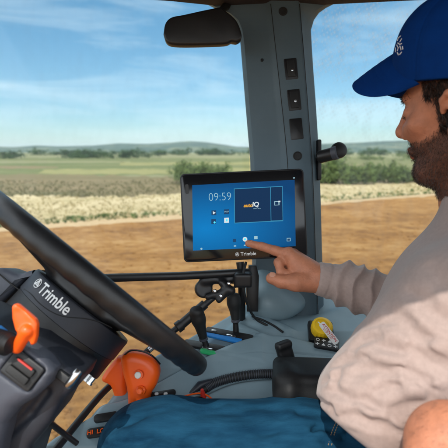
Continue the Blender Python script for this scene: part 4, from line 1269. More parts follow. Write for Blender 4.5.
# bright catch between pod and drum
ct = thing('column_catch', 'small bright metal catch between the column pod and the motor drum', 'catch', P(72, 385, .57))
MB().tube(spline([P(79, 371, .60), P(75.5, 375, .595), P(71.5, 381, .593), P(67, 386, .595)], 5), [.0035] + [.006] * 14 + [.005], 14).build('pin', M_STEEL, ct)
MB().box(P(66, 378, .60), (.014, .006, .008), Mr, bevel=.002).build('bracket', M_DARK, ct)
for px, py in ((41.5, 348), (45.5, 351.5)):
    pass

# ================================================================== orange lever grips
og = thing('gear_lever', 'large orange lever grip with a white button and an orange knob beside the knee', 'lever', P(139, 425, .83))
dg = .83
def grip(name, outl, d, t_, r, parent, h_=.0018):
    o_ = [tuple(q[:2]) for q in spline([np.array([x, y, 0.]) for x, y in outl + outl[:1]], 3)][:-1]
    f = polysdf(pxp(o_, d), P(0, 400, d), Mc, -t_, t_, r)
    pp = np.array([P(x, y, d) for x, y in outl])
    return link(name, sdf_mesh(name, f, pp.min(0) - t_ - .02, pp.max(0) + t_ + .02, h_), M_ORANGE, parent)
grip('grip', [(121.5, 355.5), (125, 351.5), (133.5, 349.6), (148, 353.4), (157, 361), (160.3, 371), (157.3, 383), (152, 392), (150, 402), (149.5, 415), (129.5, 415), (129, 402), (127.6, 386), (123.2, 370)], dg, .021, .017, og)
MB().tube(spline([P(124.5, 355, dg - 0.01186), P(131, 350.6, dg - 0.02134), P(143, 351.5, dg - 0.02371), P(153, 356.5, dg - 0.02134), P(160, 364, dg - 0.00711)], 6), 0.00166, 8).build('seam', M_DARK, og)
Mb = basis(unit(cv(-.15, .15, 1)), cv(1, 0, 0))
MB().lathe(P(138.8, 374.8, dg - 0.02549), Mb, [(0.00854, -0.00474), (0.00854, 0.00178), (0.00711, 0.0019)], 24).build('button_ring', M_ORANGE, og)
MB().lathe(P(138.5, 374.8, dg - 0.02549), Mb, [(0.00617, 0), (0.00617, 0.00498), (0.00498, 0.00617), (0.00059, 0.00640)], 24).build('button', M_WHITE, og)
MB().lathe(P(141.5, 390, dg - 0.02134), Mb, [(0.00925, -0.00474), (0.00925, 0.00474), (0.00652, 0.00711), (0.00652, 0.01186), (0.00474, 0.01364), (0.00059, 0.01387)], 8).build('knob', M_ORANGE, og)
MB().tube([P(139, 414, dg), P(139, 455, dg + 0.03557), P(139, 520, dg + 0.05929)], [0.01186, 0.01067, 0.01067], 14).build('shaft', M_DARK, og)
og2 = thing('shuttle_lever', 'smaller orange funnel-shaped lever end behind the large orange grip', 'lever', P(126, 415, .88))
dg2 = .87
grip('grip', [(118, 356), (126, 357), (128, 370), (127.5, 384), (128.5, 397.5), (117.5, 398), (112, 384), (103, 378.5), (108, 368)], dg2, .018, .011, og2)
MB().tube([P(121.5, 397, dg2), P(126, 412, dg2), P(130, 440, dg2 + 0.02371), P(132, 500, dg2 + 0.03557)], [0.01126, 0.01245, 0.01067, 0.01067], 14).build('shaft', M_DARK, og2)
# ================================================================== driver
M_SKIN = mat('skin', (.48, .190, .105), rough=.52, var=.14, vscale=60, bump=.5, bscale=330, bdist=.0016, sss=.12, spec=.4)
M_SHIRT = mat('sweatshirt', (.375, .285, .255), rough=.95, var=.07, vscale=160, bump=.30, bscale=1300, bdist=.0012, sheen=.25, spec=.2)
M_JEANS = mat('denim', (.0025, .027, .060), rough=.9, base2=(.010, .062, .118), vscale=48, stretch=(.22, 1, 1), detail=9, bump=.6, bscale=900, bdist=.0014, spec=.12)
M_CAP = mat('cap_cloth', (.0008, .030, .165), rough=.85, var=.08, vscale=40, bump=.25, bscale=1500, bdist=.0008, spec=.10)
M_HAIR = mat('hair', (.018, .012, .009), rough=.5, var=.3, vscale=60)
M_BEARD = mat('beard_hair', (.045, .026, .018), rough=.55, var=.4, vscale=90)
M_STITCH = mat('white_thread', (.75, .77, .78), rough=.8)
M_SEAM = mat('gold_thread', (.30, .20, .10), rough=.8)

# --- head frame
HC = P(450, 109, .63)
yaw, pit = rad(42), rad(8)
fh0 = np.array([-math.sin(yaw), math.cos(yaw), 0.0]); up0 = np.array([0, 0, 1.0])
Hx = unit(fh0 * math.cos(pit) - up0 * math.sin(pit)); Hz = unit(up0 * math.cos(pit) + fh0 * math.sin(pit)); Hy = np.cross(Hz, Hx)
roll_ = rad(-3); Hy, Hz = unit(Hy * math.cos(roll_) + Hz * math.sin(roll_)), unit(Hz * math.cos(roll_) - Hy * math.sin(roll_))
HM = np.column_stack([Hx, Hy, Hz])
# head origin lies on the axis between the ears
HC = HC - Hy * .073
h = lambda x, y, z: HC + HM @ np.array([x, y, z])
def hcap(a, b, ra, rb=None): return cap(h(*a), h(*b), ra, rb)
def hell(c, r, tilt=0):
    M = HM
    if tilt:
        ct, st = math.cos(tilt), math.sin(tilt)
        M = HM @ np.array([[ct, 0, st], [0, 1, 0], [-st, 0, ct]])
    return ell(h(*c), r, M)
skull = uni([hell((-.012, 0, .045), (.096, .074, .088)), hell((.030, 0, .0), (.062, .062, .075)), hell((.025, 0, -.050), (.058, .052, .052))], .02)
face = uni([skull,
            hcap((.060, .018, -.088), (.060, -.018, -.088), .024), hcap((.068, 0, -.090), (.074, 0, -.092), .018),        # chin
            hcap((-.010, .052, -.045), (.052, .026, -.088), .017, .017), hcap((-.010, -.052, -.045), (.052, -.026, -.088), .017, .017),  # jaw
            hcap((.076, .030, -.018), (.060, .050, -.012), .017, .015), hcap((.076, -.030, -.018), (.060, -.050, -.012), .017, .015)], .014)   # cheeks
face = uni([face, hcap((.083, .014, .034), (.076, .040, .034), .0095, .008), hcap((.083, -.014, .034), (.076, -.040, .034), .0095, .008)], .012)      # brows
socket = uni([hell((.098, .033, .013), (.020, .018, .013)), hell((.098, -.033, .013), (.020, .018, .013))], .004)
face = sub(face, socket, .012)
nose = uni([hcap((.090, 0, .026), (.110, 0, -.014), .0072, .0080), hcap((.109, 0, -.016), (.109, 0, -.018), .0100), hcap((.098, .010, -.025), (.094, .013, -.026), .0072, .006),
            hcap((.098, -.010, -.025), (.094, -.013, -.026), .0072, .006)], .007)
face = (lambda a: lambda p: smin(a(p), nose(p), .009))(face)
lips = uni([hcap((.0905, .012, -.050), (.0905, -.012, -.050), .0060), hcap((.085, .022, -.054), (.085, -.022, -.054), .006), hcap((.0875, .010, -.061), (.0875, -.010, -.061), .0064)], .003)
face = (lambda a: lambda p: smin(a(p), lips(p), .006))(face)
face = sub(face, hcap((.097, .020, -.0557), (.097, -.020, -.0557), .0022), .003)
lids = uni([hell((.0735, .032, .011), (.0140, .0155, .0120)), hell((.0735, -.032, .011), (.0140, .0155, .0120))], .002)
face = (lambda a: lambda p: smin(a(p), lids(p), .005))(face)
def ear(s):
    rim = [(-.008, .077, -.030), (-.018, .083, -.016), (-.024, .087, .002), (-.018, .089, .016), (-.004, .087, .022), (.006, .081, .014), (.008, .076, -.002)]
    fs = [hcap((a[0], a[1] * s, a[2]), (b[0], b[1] * s, b[2]), .0050, .0048) for a, b in zip(rim[:-1], rim[1:])]
    fs += [hell((-.007, .080 * s, .0), (.012, .005, .024)), hell((-.004, .078 * s, -.032), (.009, .006, .010)), hcap((-.010, .082 * s, .006), (-.004, .082 * s, -.008), .0035)]
    return fs
face = (lambda a: lambda p: smin(a(p), uni(ear(1) + ear(-1), .004)(p), .006))(face)
face = sub(face, hell((.001, .082, -.008), (.006, .010, .008)), .004)
# --- torso joints
PEL = P(432, 470, .70); CHE = P(505, 300, .68); NB = P(492, 200, .685)
SHL = P(545, 262, .54); SHR = P(480, 240, .86)
neck = uni([cap(h(-.022, 0, -.050), NB, .056, .060), cap(h(.020, 0, -.085), NB + (h(.03, 0, 0) - h(0, 0, 0)), .036, .050)], .02)
f_head = lambda p: smin(face(p), neck(p), .022)
ELR = P(452, 318, .86); WRR = P(318, 279, .885)
# --- right hand pointing at the screen
dF = .905
tipI = mpx(248.5, 243.5, .0068)
MCPI = P(289, 255, .895)
hand_parts = []
pI = [tipI, P(262, 246.5, .915), P(275.5, 250.8, .905), MCPI]
fI = [cap(pI[0], pI[1], .0078, .0092), cap(pI[1], pI[2], .0094, .0106), cap(pI[2], pI[3], .0106, .0130)]
nail_c = tipI * .8 + pI[1] * .2
MCPM = P(293, 257, .912); fMi = [cap(MCPM, P(278.5, 262.5, .892), .0115, .0098), cap(P(278.5, 262.5, .892), P(280.5, 271.5, .884), .0096, .0088), cap(P(280.5, 271.5, .884), P(290, 274, .882), .0086, .0076)]
MCPR = P(297, 258, .930); fRi = [cap(MCPR, P(283, 265, .922), .0112, .0095), cap(P(283, 265, .922), P(286, 277, .912), .0090, .0080), cap(P(286, 277, .912), P(294, 280, .905), .0080, .0072)]
MCPP = P(303, 261, .945); fPi = [cap(MCPP, P(290, 269, .940), .0098, .0082), cap(P(290, 269, .940), P(292, 279, .930), .0078, .0070), cap(P(292, 279, .930), P(299, 281, .922), .0070, .0064)]
fTh = [cap(P(271.5, 278.5, .878), P(281, 281.5, .872), .0118, .0130), cap(P(281, 281.5, .872), P(296, 282.5, .868), .0132, .0175), cap(P(296, 282.5, .868), P(308, 281, .880), .0185, .0235)]
palm = uni([cap(MCPI, WRR, .0145, .024), cap(MCPM, WRR, .0160, .024), cap(MCPR, WRR, .0160, .022), cap(MCPP, WRR, .0135, .022), cap(P(299, 268, .895), P(306, 273, .89), .024, .024),
            cap(P(294, 263, .90), P(300, 270, .895), .014, .02)], .012)
knk = uni([cap(MCPI + cv(0, .007, .002), MCPI + cv(0, .008, .002), .0075), cap(MCPM + cv(0, .008, 0), MCPM + cv(0, .009, 0), .0080)], .004)
fingers = lambda p: np.minimum(np.minimum(uni(fI, .004)(p), uni(fMi, .004)(p)), np.minimum(np.minimum(uni(fRi, .004)(p), uni(fPi, .004)(p)), uni(fTh, .006)(p)))
_cr = []
for c_, ax_, hw in ((pI[1], pI[0] - pI[1], .012), (pI[2], pI[1] - pI[2], .013), (P(281, 281.5, .872), P(271.5, 278.5, .878) - P(281, 281.5, .872), .015)):
    for k_ in (-.0022, 0.0, .0024):
        _cr.append((np.asarray(c_ + unit(ax_) * k_, np.float32), unit(ax_).astype(np.float32), hw))
def creases(p):
    o = np.zeros(len(p), np.float32)
    for c_, a_, hw in _cr:
        q = p - c_; t_ = q @ a_; r_ = np.linalg.norm(q, axis=1)
        o += .0007 * np.exp(-(t_ / .0007) ** 2) * (r_ < hw + .004)
    return o
hand = lambda p: smin(smin(palm(p), fingers(p), .0045), knk(p), .010) + creases(p) - .0009 * vnoise(p, 90.)
f_hand = (lambda: (lambda p: hand(p) - .0006 * np.sin(0)))()
arm_r = uni([cap(WRR, P(345, 284, .885), .025, .031), cap(P(345, 284, .885), ELR, .033, .044), cap(ELR, SHR, .046, .056)], .02)
f_handR = lambda p: smin(near(hand, P(285, 268, .90), .10)(p), arm_r(p), .012)
# --- left forearm and hand close to the camera
ELL = P(600, 470, .47); WRL = P(474, 457, .47)
hl_ = P(440, 440, .475)
leftA = uni([cap(SHL, ELL, .056, .044), cap(ELL, WRL, .044, .030), cap(WRL, P(450, 440, .47), .032, .036), ell(P(444, 445, .472), (.040, .036, .034), basis(cv(0, 0, 1), cv(.8, .5, 0)))], .03)
lf = []
for k in range(4):
    a = P(430 - 1.5 * k, 448 + 5 * k, .455 + .017 * k); b = P(405 - 2 * k, 466 + 5 * k, .46 + .018 * k); c = P(404, 490 + 3 * k, .475 + .016 * k)
    lf += [cap(a, b, .0115, .0105), cap(b, c, .0100, .0085)]
lf += [cap(P(452, 468, .445), P(430, 488, .44), .014, .012), cap(P(430, 488, .44), P(414, 498, .45), .012, .009)]
leftH = lambda p: smin(leftA(p), uni(lf, .004)(p), .014)
torso_in = uni([cap(PEL, CHE, .105, .105), cap(CHE, NB, .10, .05), cap(SHL, SHR, .045, .045), cap(PEL, P(440, 520, .70), .10, .10)], .06)
hipR, hipL = P(420, 452, .765), P(430, 520, .60)
KNR = P(143, 449, .765); KNL = P(90, 560, .60)
ANR = KNR + np.array([.05, .0, -.42]); ANL = KNL + np.array([.05, .0, -.42])
legs = uni([cap(hipR, KNR, .060, .040), cap(KNR, ANR, .038, .028), cap(hipL, KNL, .060, .040), cap(KNL, ANL, .038, .028),
            cap(ANR, ANR + np.array([-.14, 0, -.05]), .030, .028), cap(ANL, ANL + np.array([-.14, 0, -.05]), .030, .028)], .03)
def body(p):
    d = near(f_head, HC, .30)(p)
    d = smin(d, near(torso_in, P(460, 380, .70), .48)(p), .03)
    d = smin(d, near(f_handR, P(380, 290, .88), .36)(p), .012)
    d = smin(d, near(leftH, P(500, 420, .50), .36)(p), .012)
    return smin(d, near(legs, P(260, 500, .7), .75)(p), .03)
person = thing('person', 'seated driver in a blue cap, beige sweatshirt and jeans touching the screen with one finger', 'person', P(430, 545, .70) - np.array([0, 0, .05]))
allp = np.array([HC + [.2, .2, .2], HC - [.2, .2, .2], tipI - .03, ANL - .12, ANR - .12, ELL + .1, SHR + .12, KNR - .08, SHL + .12])
body_me = sdf_mesh('body', body, allp.min(0) - .02, allp.max(0) + .02, .0022, slack=1.6, smooth_it=2)
body_ob = link('body', body_me, M_SKIN, person)

def verts_of(me):
    co = np.zeros(len(me.vertices) * 3, np.float32); me.vertices.foreach_get('co', co)
    no = np.zeros(len(me.vertices) * 3, np.float32); me.vertex_normals.foreach_get('vector', no)
    return co.reshape(-1, 3), no.reshape(-1, 3)
bco, bno = verts_of(body_me)
# head-local coordinates of the skin, used for hair and beard growth
loc = (bco - HC) @ HM
inhead = (np.abs(loc) < .16).all(1)
def growth(mask, n, lmin, lmax, wid, flow, m, name, seed, curl=.25, parent=body_ob, lift=.0):
    rng = np.random.RandomState(seed)
    idx = np.flatnonzero(mask); k = idx[rng.randint(0, len(idx), n)]
    p = bco[k] + rng.normal(size=(n, 3)) * .0012 + bno[k] * lift; nn = bno[k]
    fl = (HM @ np.asarray(flow, float))
    d = nn * .55 + fl * .9 + rng.normal(size=(n, 3)) * curl; d /= np.linalg.norm(d, axis=1)[:, None]
    L = (lmin + (lmax - lmin) * rng.rand(n, 1))
    w = np.cross(d, rng.normal(size=(n, 3))); w /= np.linalg.norm(w, axis=1)[:, None]; w *= wid
    mid = p + d * L * .5 + nn * .0006; end = p + d * L - nn * L * .12 + rng.normal(size=(n, 3)) * L * .12
    V = np.stack([p - w, p + w, mid + w * .8, mid - w * .8, end + w * .15, end - w * .15], 1).reshape(-1, 3)
    b0 = np.arange(n)[:, None] * 6
    Q = np.concatenate([b0 + [0, 1, 2, 3], b0 + [3, 2, 4, 5]])
    return link(name, mesh_np(name, V, Q), m, parent, smooth=False)
X, Y, Z = loc[:, 0], loc[:, 1], loc[:, 2]
aY = np.abs(Y)
nz1 = vnoise(bco, 220.) * .006
# beard: cheeks below a line from sideburn to mouth corner, chin, under the jaw, moustache
line = np.interp(X, [-.01, .02, .05, .075, .10], [.002, -.022, -.038, -.038, -.035]) + nz1
beard = inhead & (Z < line) & (X > -.020 + nz1) & (Z > -.135) & (aY < .075) & ~((X > .080) & (Z > -.066) & (aY < .020) & (Z < -.048)) & ~((X > .088) & (Z > -.036))
burn = inhead & (X > -.004) & (X < .022 + nz1) & (Z > -.03) & (Z < .05) & (aY > .045) & (aY < .0745)
growth(beard, 19000, .002, .0058, .00020, (.15, 0, -1), M_BEARD, 'beard', 1)
# hair: behind the temple, round the ear and the nape, below the cap edge
hair = inhead & (aY > .035) & ((X < .040 + nz1) & (Z > .022) & (Z < .075)) & ~((X > -.030) & (X < .010) & (aY > .076))
nape = inhead & (X < -.026) & (Z > -.080) & (Z < .07)
growth(hair | nape | burn, 24000, .009, .019, .00028, (-.45, 0, -.75), M_HAIR, 'hair', 2)
brow = inhead & (X > .066) & (aY > .012) & (aY < .050) & (np.abs(Z - (.034 + nz1 * .3)) < .0050)
for sd_ in (1, -1): growth(brow & (Y * sd_ > 0), 260, .003, .0055, .00025, (-.2, 0, .1), M_HAIR, 'eyebrow', 3)
lash = inhead & (X > .079) & (aY > .020) & (aY < .044) & (np.abs(Z - .004) < .0016)
for sd_ in (1, -1):
    if (lash & (Y * sd_ > 0)).any(): growth(lash & (Y * sd_ > 0), 80, .003, .005, .0002, (.8, 0, -.3), M_HAIR, 'eyelash', 4, curl=.15)
# skin tint under the stubble: own colour of shaved and hairy skin
ca = body_me.color_attributes.new('tint', 'FLOAT_COLOR', 'POINT')
tint_ = np.ones((len(bco), 4), np.float32)
bm_ = np.clip((line - Z) / .012, 0, 1) * (inhead & (X > -.02) & (Z > -.14))
bm_ = np.maximum(bm_, (hair | nape | burn) * 1.0)
tint_[:, :3] = 1 - bm_[:, None] * np.array([.66, .65, .60])
hl2 = inhead & (X > .086) & (aY < .021) & (Z > -.066) & (Z < -.046)
tint_[hl2, :3] = (.90, .70, .68)
ca.data.foreach_set('color', tint_.ravel())
n = M_SKIN.node_tree; at = n.nodes.new('ShaderNodeAttribute'); at.attribute_name = 'tint'
mm = n.nodes.new('ShaderNodeMix'); mm.data_type = 'RGBA'; mm.blend_type = 'MULTIPLY'; mm.inputs[0].default_value = 1
pb = n.nodes['Principled BSDF']; srcl = pb.inputs['Base Color'].links[0].from_socket
n.links.new(srcl, mm.inputs[6]); n.links.new(at.outputs['Color'], mm.inputs[7]); n.links.new(mm.outputs[2], pb.inputs['Base Color'])
# nail of the pointing finger and thumb
M_NAIL = mat('nail', (.55, .27, .18), rough=.3, var=.04)
def nail(c, ax, upv, w, l):
    Mn = basis(unit(upv), ax)
    MB().prism(rrect(l, w, w * .8), c, Mn, -.0012, .0004, bevel=.0004).build('nail', M_NAIL, body_ob)
nail(P(272.5, 274.6, .8690), unit(P(280, 281, .87) - P(267, 281, .878)), cv(-.05, .55, 1), .0052, .0062)
nail(tipI + unit(pI[1] - tipI) * .004 + cv(-.0005, .0066, .0015), unit(pI[1] - tipI), cv(-.15, 1, .35), .0044, .0052)

arm_m = (np.linalg.norm(bco - P(455, 445, .47), axis=1) < .10) & ((bno @ AX_F) < .35)
if arm_m.any():
    HMs = HM; HM = np.eye(3); growth(arm_m, 750, .005, .011, .00011, tuple(cv(-.7, -.3, .1)), M_BEARD, 'arm_hair', 9, curl=.35); HM = HMs
# --- cap
CT = -.16
cc, ss = math.cos(CT), math.sin(CT)
CM = HM @ np.array([[cc, 0, ss], [0, 1, 0], [-ss, 0, cc]])       # cap frame, pitched a little down at the front
CC = h(-.004, 0, .052)
cp = lambda x, y, z: CC + CM @ np.array([x, y, z])
ca_out = ell(cp(0, 0, .006), (.112, .090, .112), CM)
front_up = ell(cp(.034, 0, .048), (.076, .074, .076), CM)
crown_o = lambda p: smin(ca_out(p), front_up(p), .03)
base_pl = half(cp(0, 0, -.010), CM @ np.array([0.04, 0, -1]))
def crown(p):
    o = crown_o(p)
    q = (p - CC.astype(np.float32)) @ CM.astype(np.float32)
    ang = np.arctan2(q[:, 1], q[:, 0])
    seamd = np.abs(((ang / (math.pi / 3) + .5) % 1) - .5) * (math.pi / 3) * np.hypot(q[:, 0], q[:, 1])
    o = o + .0020 * np.exp(-(seamd / .0022) ** 2) + .0008 * np.exp(-((seamd - .006) / .0016) ** 2)
    o = o - .0010 * vnoise(p, 38.) - .0016 * vnoise(p, 16.)
    return smax(o, base_pl(p), .0015)
cap_me = sdf_mesh('cap', crown, CC - .15, CC + .15, .0019, slack=1.6)
capo = link('cap', cap_me, M_CAP, body_ob)
# brim: a curved sheet with thickness growing out of the front lower edge
V = []; nu, nv = 49, 64
for side in (1, -1):
    for j in range(nv):
        v = j / (nv - 1)
        for i in range(nu):
            a = (i / (nu - 1) * 2 - 1)
            ang = a * 1.22
            r0x, r0y = .1060 * math.cos(ang) + .004, .0885 * math.sin(ang)
            ext = .084 * (1 - abs(a) ** 2.6) ** .55 if abs(a) < 1 else 0
            x = r0x + ext * v
            y = r0y * (1 - .06 * v)
            z = .052 - .068 * (abs(y) / .08) ** 1.8 * (.88 + .12 * v) - .42 * ext * v - 1.2 * (ext * v) ** 2 - side * .00045 * math.exp(-((((v - .25) * 7) % 1 - .5) / .14) ** 2) * (v > .3) + side * .0013 * (1 if 0 < i < nu - 1 and j < nv - 1 else .2)
            V.append(cp(x, y, z))
Fs = []; off = nu * nv
for s_ in (0, 1):
    for j in range(nv - 1):
        for i in range(nu - 1):
            q = (s_ * off + j * nu + i, s_ * off + j * nu + i + 1, s_ * off + (j + 1) * nu + i + 1, s_ * off + (j + 1) * nu + i)
            Fs.append(q if s_ == 0 else q[::-1])
bd = [j * nu for j in range(nv)] + [(nv - 1) * nu + i for i in range(1, nu)] + [j * nu + nu - 1 for j in range(nv - 2, -1, -1)] + [i for i in range(nu - 2, 0, -1)]
for k in range(len(bd)):
    a_, b_ = bd[k], bd[(k + 1) % len(bd)]; Fs.append((a_, b_, b_ + off, a_ + off))
MB().add(V, Fs).build('brim', M_CAP, capo, auto=False)
# stitched white emblem on the left front of the crown
def crown_pt(px, py, lift=.0006):
    o_ = CAM.astype(np.float32); d_ = unit(P(px, py, 1.0) - CAM); t = .45
    for _ in range(60):
        q = (o_ + d_ * t).astype(np.float32)[None]; dd = float(crown_o(q)[0]); t += dd * .9
    return CAM + d_ * (t - lift)
mb = MB()
for pts_ in ([(401, 36), (398.5, 38), (397.5, 41)], [(402, 38.5), (400, 42)], [(398, 43), (400, 44.5), (402, 43.5)], [(397, 45), (398.5, 48), (397.5, 51)], [(400, 46), (401.3, 50)], [(395.6, 48), (395.8, 52)], [(401.8, 52), (399.8, 54.5)], [(397.4, 52.5), (398.6, 55)], [(402.6, 46.5), (403, 49.5)]):
    mb.tube([crown_pt(x, y) for x, y in pts_], .0010, 8)
mb.build('emblem', M_STITCH, capo)
MB().lathe(cp(.010, 0, .1225), CM, [(.0005, .005), (.005, .0045), (.008, .002), (.009, -.003)], 20).build('button', M_CAP, capo)

# --- sweatshirt
def surf(f, px, py, t0=.40):
    d_ = unit(P(px, py, 1.0) - CAM); t = t0
    for _ in range(70):
        q = (CAM + d_ * t).astype(np.float32)[None]; t += float(f(q)[0]) * .85
        if t > 1.4: break
    return CAM + d_ * t
def foldpx(f, segs):
    """soft creases sunk along paths on the surface"""
    paths = []
    for (x0, y0, x1, y1, w, d) in segs:
        bend = math.sin(x0 * 3.1) * .12
        pts_ = []
        for k in range(6):
            t = k / 5; s_ = math.sin(t * math.pi) * bend
            pts_.append(surf(f, x0 + (x1 - x0) * t - (y1 - y0) * s_, y0 + (y1 - y0) * t + (x1 - x0) * s_).astype(np.float32))
        paths.append((pts_, w * 1.15, d * 1.65))
    def g(p):
        o = np.zeros(len(p), np.float32); c0 = p[len(p) // 2]
        for pts_, w, d in paths:
            if not _coarse[0] and min(np.linalg.norm(c0 - q) for q in pts_) > .10: continue
            best = np.full(len(p), 1e9, np.float32); tt = np.zeros(len(p), np.float32)
            for k in range(5):
                a = pts_[k]; ab = pts_[k + 1] - a; t = np.clip((p - a) @ ab / (ab @ ab), 0, 1)
                r = np.linalg.norm(p - a - t[:, None] * ab, axis=1)
                m_ = r < best; best = np.where(m_, r, best); tt = np.where(m_, (k + t) / 5, tt)
            amp = np.maximum(np.sin(np.clip(tt, 0, 1) * math.pi), 0) ** .7
            o += d * amp * (np.exp(-1.25 * np.sqrt(best * best + 1.2e-6) / w) - .30 * np.exp(-((best - 1.9 * w) / (1.1 * w)) ** 2))
        return o
    return g
def fold(segs):
    segs = [(np.asarray(a, np.float32), np.asarray(b, np.float32), w, d) for a, b, w, d in segs]
    def g(p):
        o = np.zeros(len(p), np.float32)
        for a, b, w, d in segs:
            ab = b - a; t = np.clip((p - a) @ ab / (ab @ ab), 0, 1)
            r = np.linalg.norm(p - a - t[:, None] * ab, axis=1)
            o += d * np.exp(-(r / w) ** 2) * (1 - .6 * np.abs(2 * t - 1) ** 2)
        return o
    return g
belly = P(412, 384, .70)
tor = uni([cap(P(377, 403, .61), P(462, 310, .60), .080, .092), cap(P(377, 403, .70), P(462, 310, .70), .094, .104), cap(P(377, 403, .80), P(462, 310, .80), .103, .116), ell(P(430, 410, .70), (.13, .165, .12)),
           ell(P(500, 316, .69), (.170, .175, .150), basis(unit(AX_U * .8 + AX_R * .5), unit(AX_R * .8 - AX_U * .5))),
           ell(P(530, 335, .69), (.17, .17, .22), np.eye(3)),
           cap(SHL + cv(-.01, -.02, 0), SHR + cv(.02, -.02, 0), .075, .072), cap(P(440, 430, .70), P(480, 470, .70), .13, .15),
           cap(CHE, NB, .12, .072)], .045)
hemP = P(345, 428, .60)
hem = half(P(346, 427, .62), unit(cv(-.60, -.78, .12)))
cut_neck = cap(h(-.03, 0, -.06) , NB + (h(0,0,-.02) - h(0,0,0)), .070, .066)
armR = uni([cap(P(321, 279, .885), P(350, 286, .885), .0345, .041), cap(P(350, 286, .885), ELR, .044, .060), cap(ELR, SHR + cv(.02, -.02, 0), .060, .078)], .02)
wr_ax = unit(P(350, 284, .885) - WRR)
cuffcut = half(P(316.0, 279, .885), -unit(P(350, 285, .885) - P(316, 279, .885)))
armL = cap(SHL, P(580, 400, .49), .078, .064)
A_, B_ = P(321, 279, .885), P(452, 318, .86); abv = unit(B_ - A_)
def sleeve(p):
    d = armR(p)
    t = (p - A_.astype(np.float32)) @ abv.astype(np.float32)
    q = p - A_.astype(np.float32) - t[:, None] * abv.astype(np.float32)
    an = np.arctan2(q @ AX_U.astype(np.float32), q @ (-AX_F).astype(np.float32))
    wob = vnoise(p, 22.) * 1.6 + .8 * np.sin(an * 1.0 + 1.0)
    amp = np.clip((t - .012) / .02, 0, 1) * np.exp(-np.maximum(t - .10, 0) / .10)
    k_ = (t + .018 * wob) / .023
    d = d - amp * (.0058 * (1 - np.abs(np.sin(k_ * math.pi / 1.6 + .6 * np.sin(an * 2 + 1))) * 1.5) + .006 * vnoise(p, 40.))
    d = d + .0022 * np.exp(-((t - .016) / .0025) ** 2)        # seam of the cuff
    rib = .0004 * np.sin(an * 60) * (t < .014)
    return smax(d - rib, cuffcut(p), .004)
sleeve_in = cap(P(306, 277, .885), P(317, 279, .885), .0290, .0270)
FPX = [(350, 352, 386, 337, .007, .007), (330, 372, 372, 358, .006, .0055), (352, 372, 402, 379, .008, .0075), (368, 394, 414, 384, .008, .0075), (386, 408, 434, 398, .008, .007),
       (408, 343, 452, 368, .010, .013), (398, 320, 442, 340, .008, .007), (418, 302, 456, 320, .009, .006), (317, 397, 338, 411, .005, .006), (326, 390, 356, 405, .006, .0055),
       (340, 414, 380, 430, .006, .006), (350, 400, 394, 420, .006, .0055), (372, 347, 410, 354, .007, .006), (345, 366, 338, 394, .006, .0045), (384, 308, 420, 324, .008, .005),
       (406, 288, 438, 300, .010, .005), (392, 360, 434, 380, .008, .0075), (364, 330, 398, 322, .007, .0045), (360, 418, 402, 438, .006, .006), (322, 384, 344, 378, .005, .004),
       (408, 366, 440, 390, .008, .006), (428, 262, 450, 290, .012, .005), (398, 402, 420, 430, .008, .005), (332, 402, 330, 418, .005, .004), (376, 372, 404, 366, .006, .004)]
_r = np.random.RandomState(77)
for _ in range(22):
    x_, y_ = 322 + 125 * _r.rand(), 300 + 140 * _r.rand()
    if (x_ - 318) * .83 + (y_ - 395) * .55 < 14 or (x_ - 322) * .62 - (y_ - 408) * .78 < -6: continue
    a_ = rad(14 + 26 * _r.normal()); l_ = 8 + 14 * _r.rand()
    FPX.append((x_ - math.cos(a_) * l_, y_ - math.sin(a_) * l_, x_ + math.cos(a_) * l_, y_ + math.sin(a_) * l_, .0030 + .0025 * _r.rand(), .0014 + .0012 * _r.rand()))
fl = foldpx(lambda p: smin(tor(p), armL(p), .03), FPX)
def shirt(p):
    d = tor(p)
    w = np.stack([vnoise(p, 9.), vnoise(p + 3.3, 9.), vnoise(p + 7.7, 9.)], 1) * .05
    q = p + w
    u = q @ unit(AX_U * .95 + AX_R * .25).astype(np.float32); v_ = q @ unit(AX_R - AX_U * .3).astype(np.float32)
    pat = np.stack([v_ * .45, u, q @ AX_F.astype(np.float32) * .5], 1).astype(np.float32)
    low = np.clip(((CAM[2] - .05) - p[:, 2]) / .25, 0, 1)
    n1_ = 1 - 2.2 * np.abs(vnoise(pat, 17.)); n2_ = 1 - 2.2 * np.abs(vnoise(pat + 5, 36.))
    d = d - (n1_ * .0019 + n2_ * .0016) * low
    d = d + fl(p)
    d = smin(d, armL(p), .03)
    d = smax(d, hem(p), .012)
    d = smin(d, near(sleeve, P(380, 290, .88), .25)(p), .018)
    d = smax(d, -sleeve_in(p), .002)
    return smax(d, -cut_neck(p), .004)
sh_pts = np.array([P(300, 440, .62), P(300, 250, .90), P(620, 480, .45), P(600, 180, .5), P(560, 500, .95), P(480, 170, .95)])
shirt_me = sdf_mesh('sweatshirt', shirt, sh_pts.min(0) - .08, sh_pts.max(0) + .05, .0025, slack=1.9, main=True)
sho = link('sweatshirt', shirt_me, M_SHIRT, body_ob)

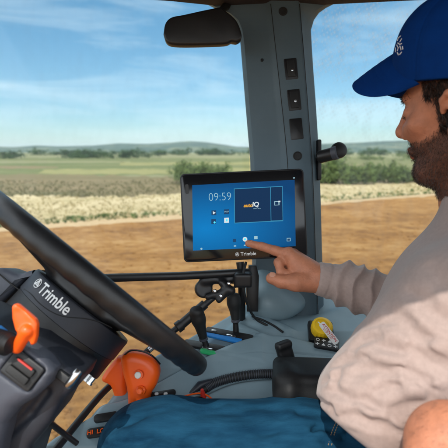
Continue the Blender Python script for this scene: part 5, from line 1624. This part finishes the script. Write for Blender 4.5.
# --- jeans
jw = lambda p: np.stack([p[:, 0] * .35, p[:, 1], p[:, 2]], 1)
jj = uni([cap(P(400, 466, .765), P(300, 456, .755), .098, .088), cap(P(300, 456, .755), P(165, 450, .76), .088, .080), cap(P(165, 450, .76), KNR, .080, .070), cap(KNR, ANR, .066, .052),
          cap(P(430, 530, .60), KNL, .095, .068), cap(KNL, ANL, .066, .052), ell(P(445, 470, .70), (.15, .17, .11))], .03)
jf_old = fold([(P(345, 404, .70), P(330, 448, .68), .008, -.004), (P(352, 404, .70), P(341, 448, .68), .004, .006), (P(300, 425, .67), P(338, 432, .67), .008, .007), (P(290, 412, .68), P(320, 418, .67), .008, .004),
           (P(120, 425, .72), P(150, 412, .70), .009, .005), (P(118, 440, .70), P(160, 432, .69), .009, .005), (P(200, 420, .68), P(250, 428, .67), .014, .004)])
jf = foldpx(jj, [(300, 424, 342, 434, .007, .007), (288, 410, 326, 418, .007, .005), (352, 404, 336, 446, .006, .006), (112, 428, 150, 413, .008, .005), (110, 442, 168, 430, .009, .006), (190, 418, 262, 426, .012, .004), (150, 436, 214, 444, .010, .004), (310, 436, 330, 447, .006, .005), (228, 408, 292, 413, .008, .003), (140, 420, 176, 409, .005, .004), (160, 428, 196, 418, .005, .0035), (128, 436, 152, 424, .005, .004), (206, 412, 244, 408, .005, .003), (250, 434, 292, 426, .006, .004), (270, 420, 304, 414, .005, .004), (180, 444, 226, 434, .006, .004), (296, 440, 320, 428, .005, .005)])
def jeans(p):
    d = jj(p)
    w = vnoise(p, 11.)[:, None] * .05
    n1_ = 1 - 2.2 * np.abs(vnoise((jw(p) + w).astype(np.float32), 15.)); n2_ = 1 - 2.2 * np.abs(vnoise((jw(p) + w + 3).astype(np.float32), 34.))
    return d - n1_ * .0042 - n2_ * .0026 + jf(p)
jp = np.array([P(80, 400, .8), KNL, ANL, ANR, P(480, 540, .55), P(480, 400, .85)])
jme = sdf_mesh('jeans', jeans, jp.min(0) - .13, jp.max(0) + .13, .0034, slack=1.7)
jo = link('jeans', jme, M_JEANS, body_ob)

for off_ in (0, 3.2):
    pts_ = [surf(jeans, x + off_, y) - AX_F * .0006 for x, y in [(343, 406), (340, 414), (335, 424), (331, 434), (328, 446)]]
    pts_ = spline(pts_, 4); mb = MB()
    for i_ in range(0, len(pts_) - 1): mb.tube([pts_[i_] * .9 + pts_[i_ + 1] * .1, pts_[i_] * .3 + pts_[i_ + 1] * .7], .0006, 6)
    mb.build('stitching', M_SEAM, jo)
# --- seat carrying the driver (mostly outside the picture)
st = thing('driver_seat', 'dark cloth driver seat beneath and behind the driver', 'seat', (0.42, .68, 1.25))
fcu = uni([rbx((.36, .68, 2.45 - .62), (.27, .26, .07), .05), ], .02)
link('cushion', sdf_mesh('cushion', fcu, (0.0, .35, 1.6), (.75, 1.0, 2.0), .006), M_SEAT, st)
bk = rbx((.74, .69, 2.45 - .28), (.06, .25, .36), .05, basis((0.22, 0, 1), (1, 0, -.22)))
link('backrest', sdf_mesh('backrest', bk, (.5, .35, 1.6), (1.05, 1.0, 2.6), .006), M_SEAT, st)
MB().box((.40, .68, 1.53), (.16, .16, .24), bevel=.03).build('pedestal', M_DARK, st)
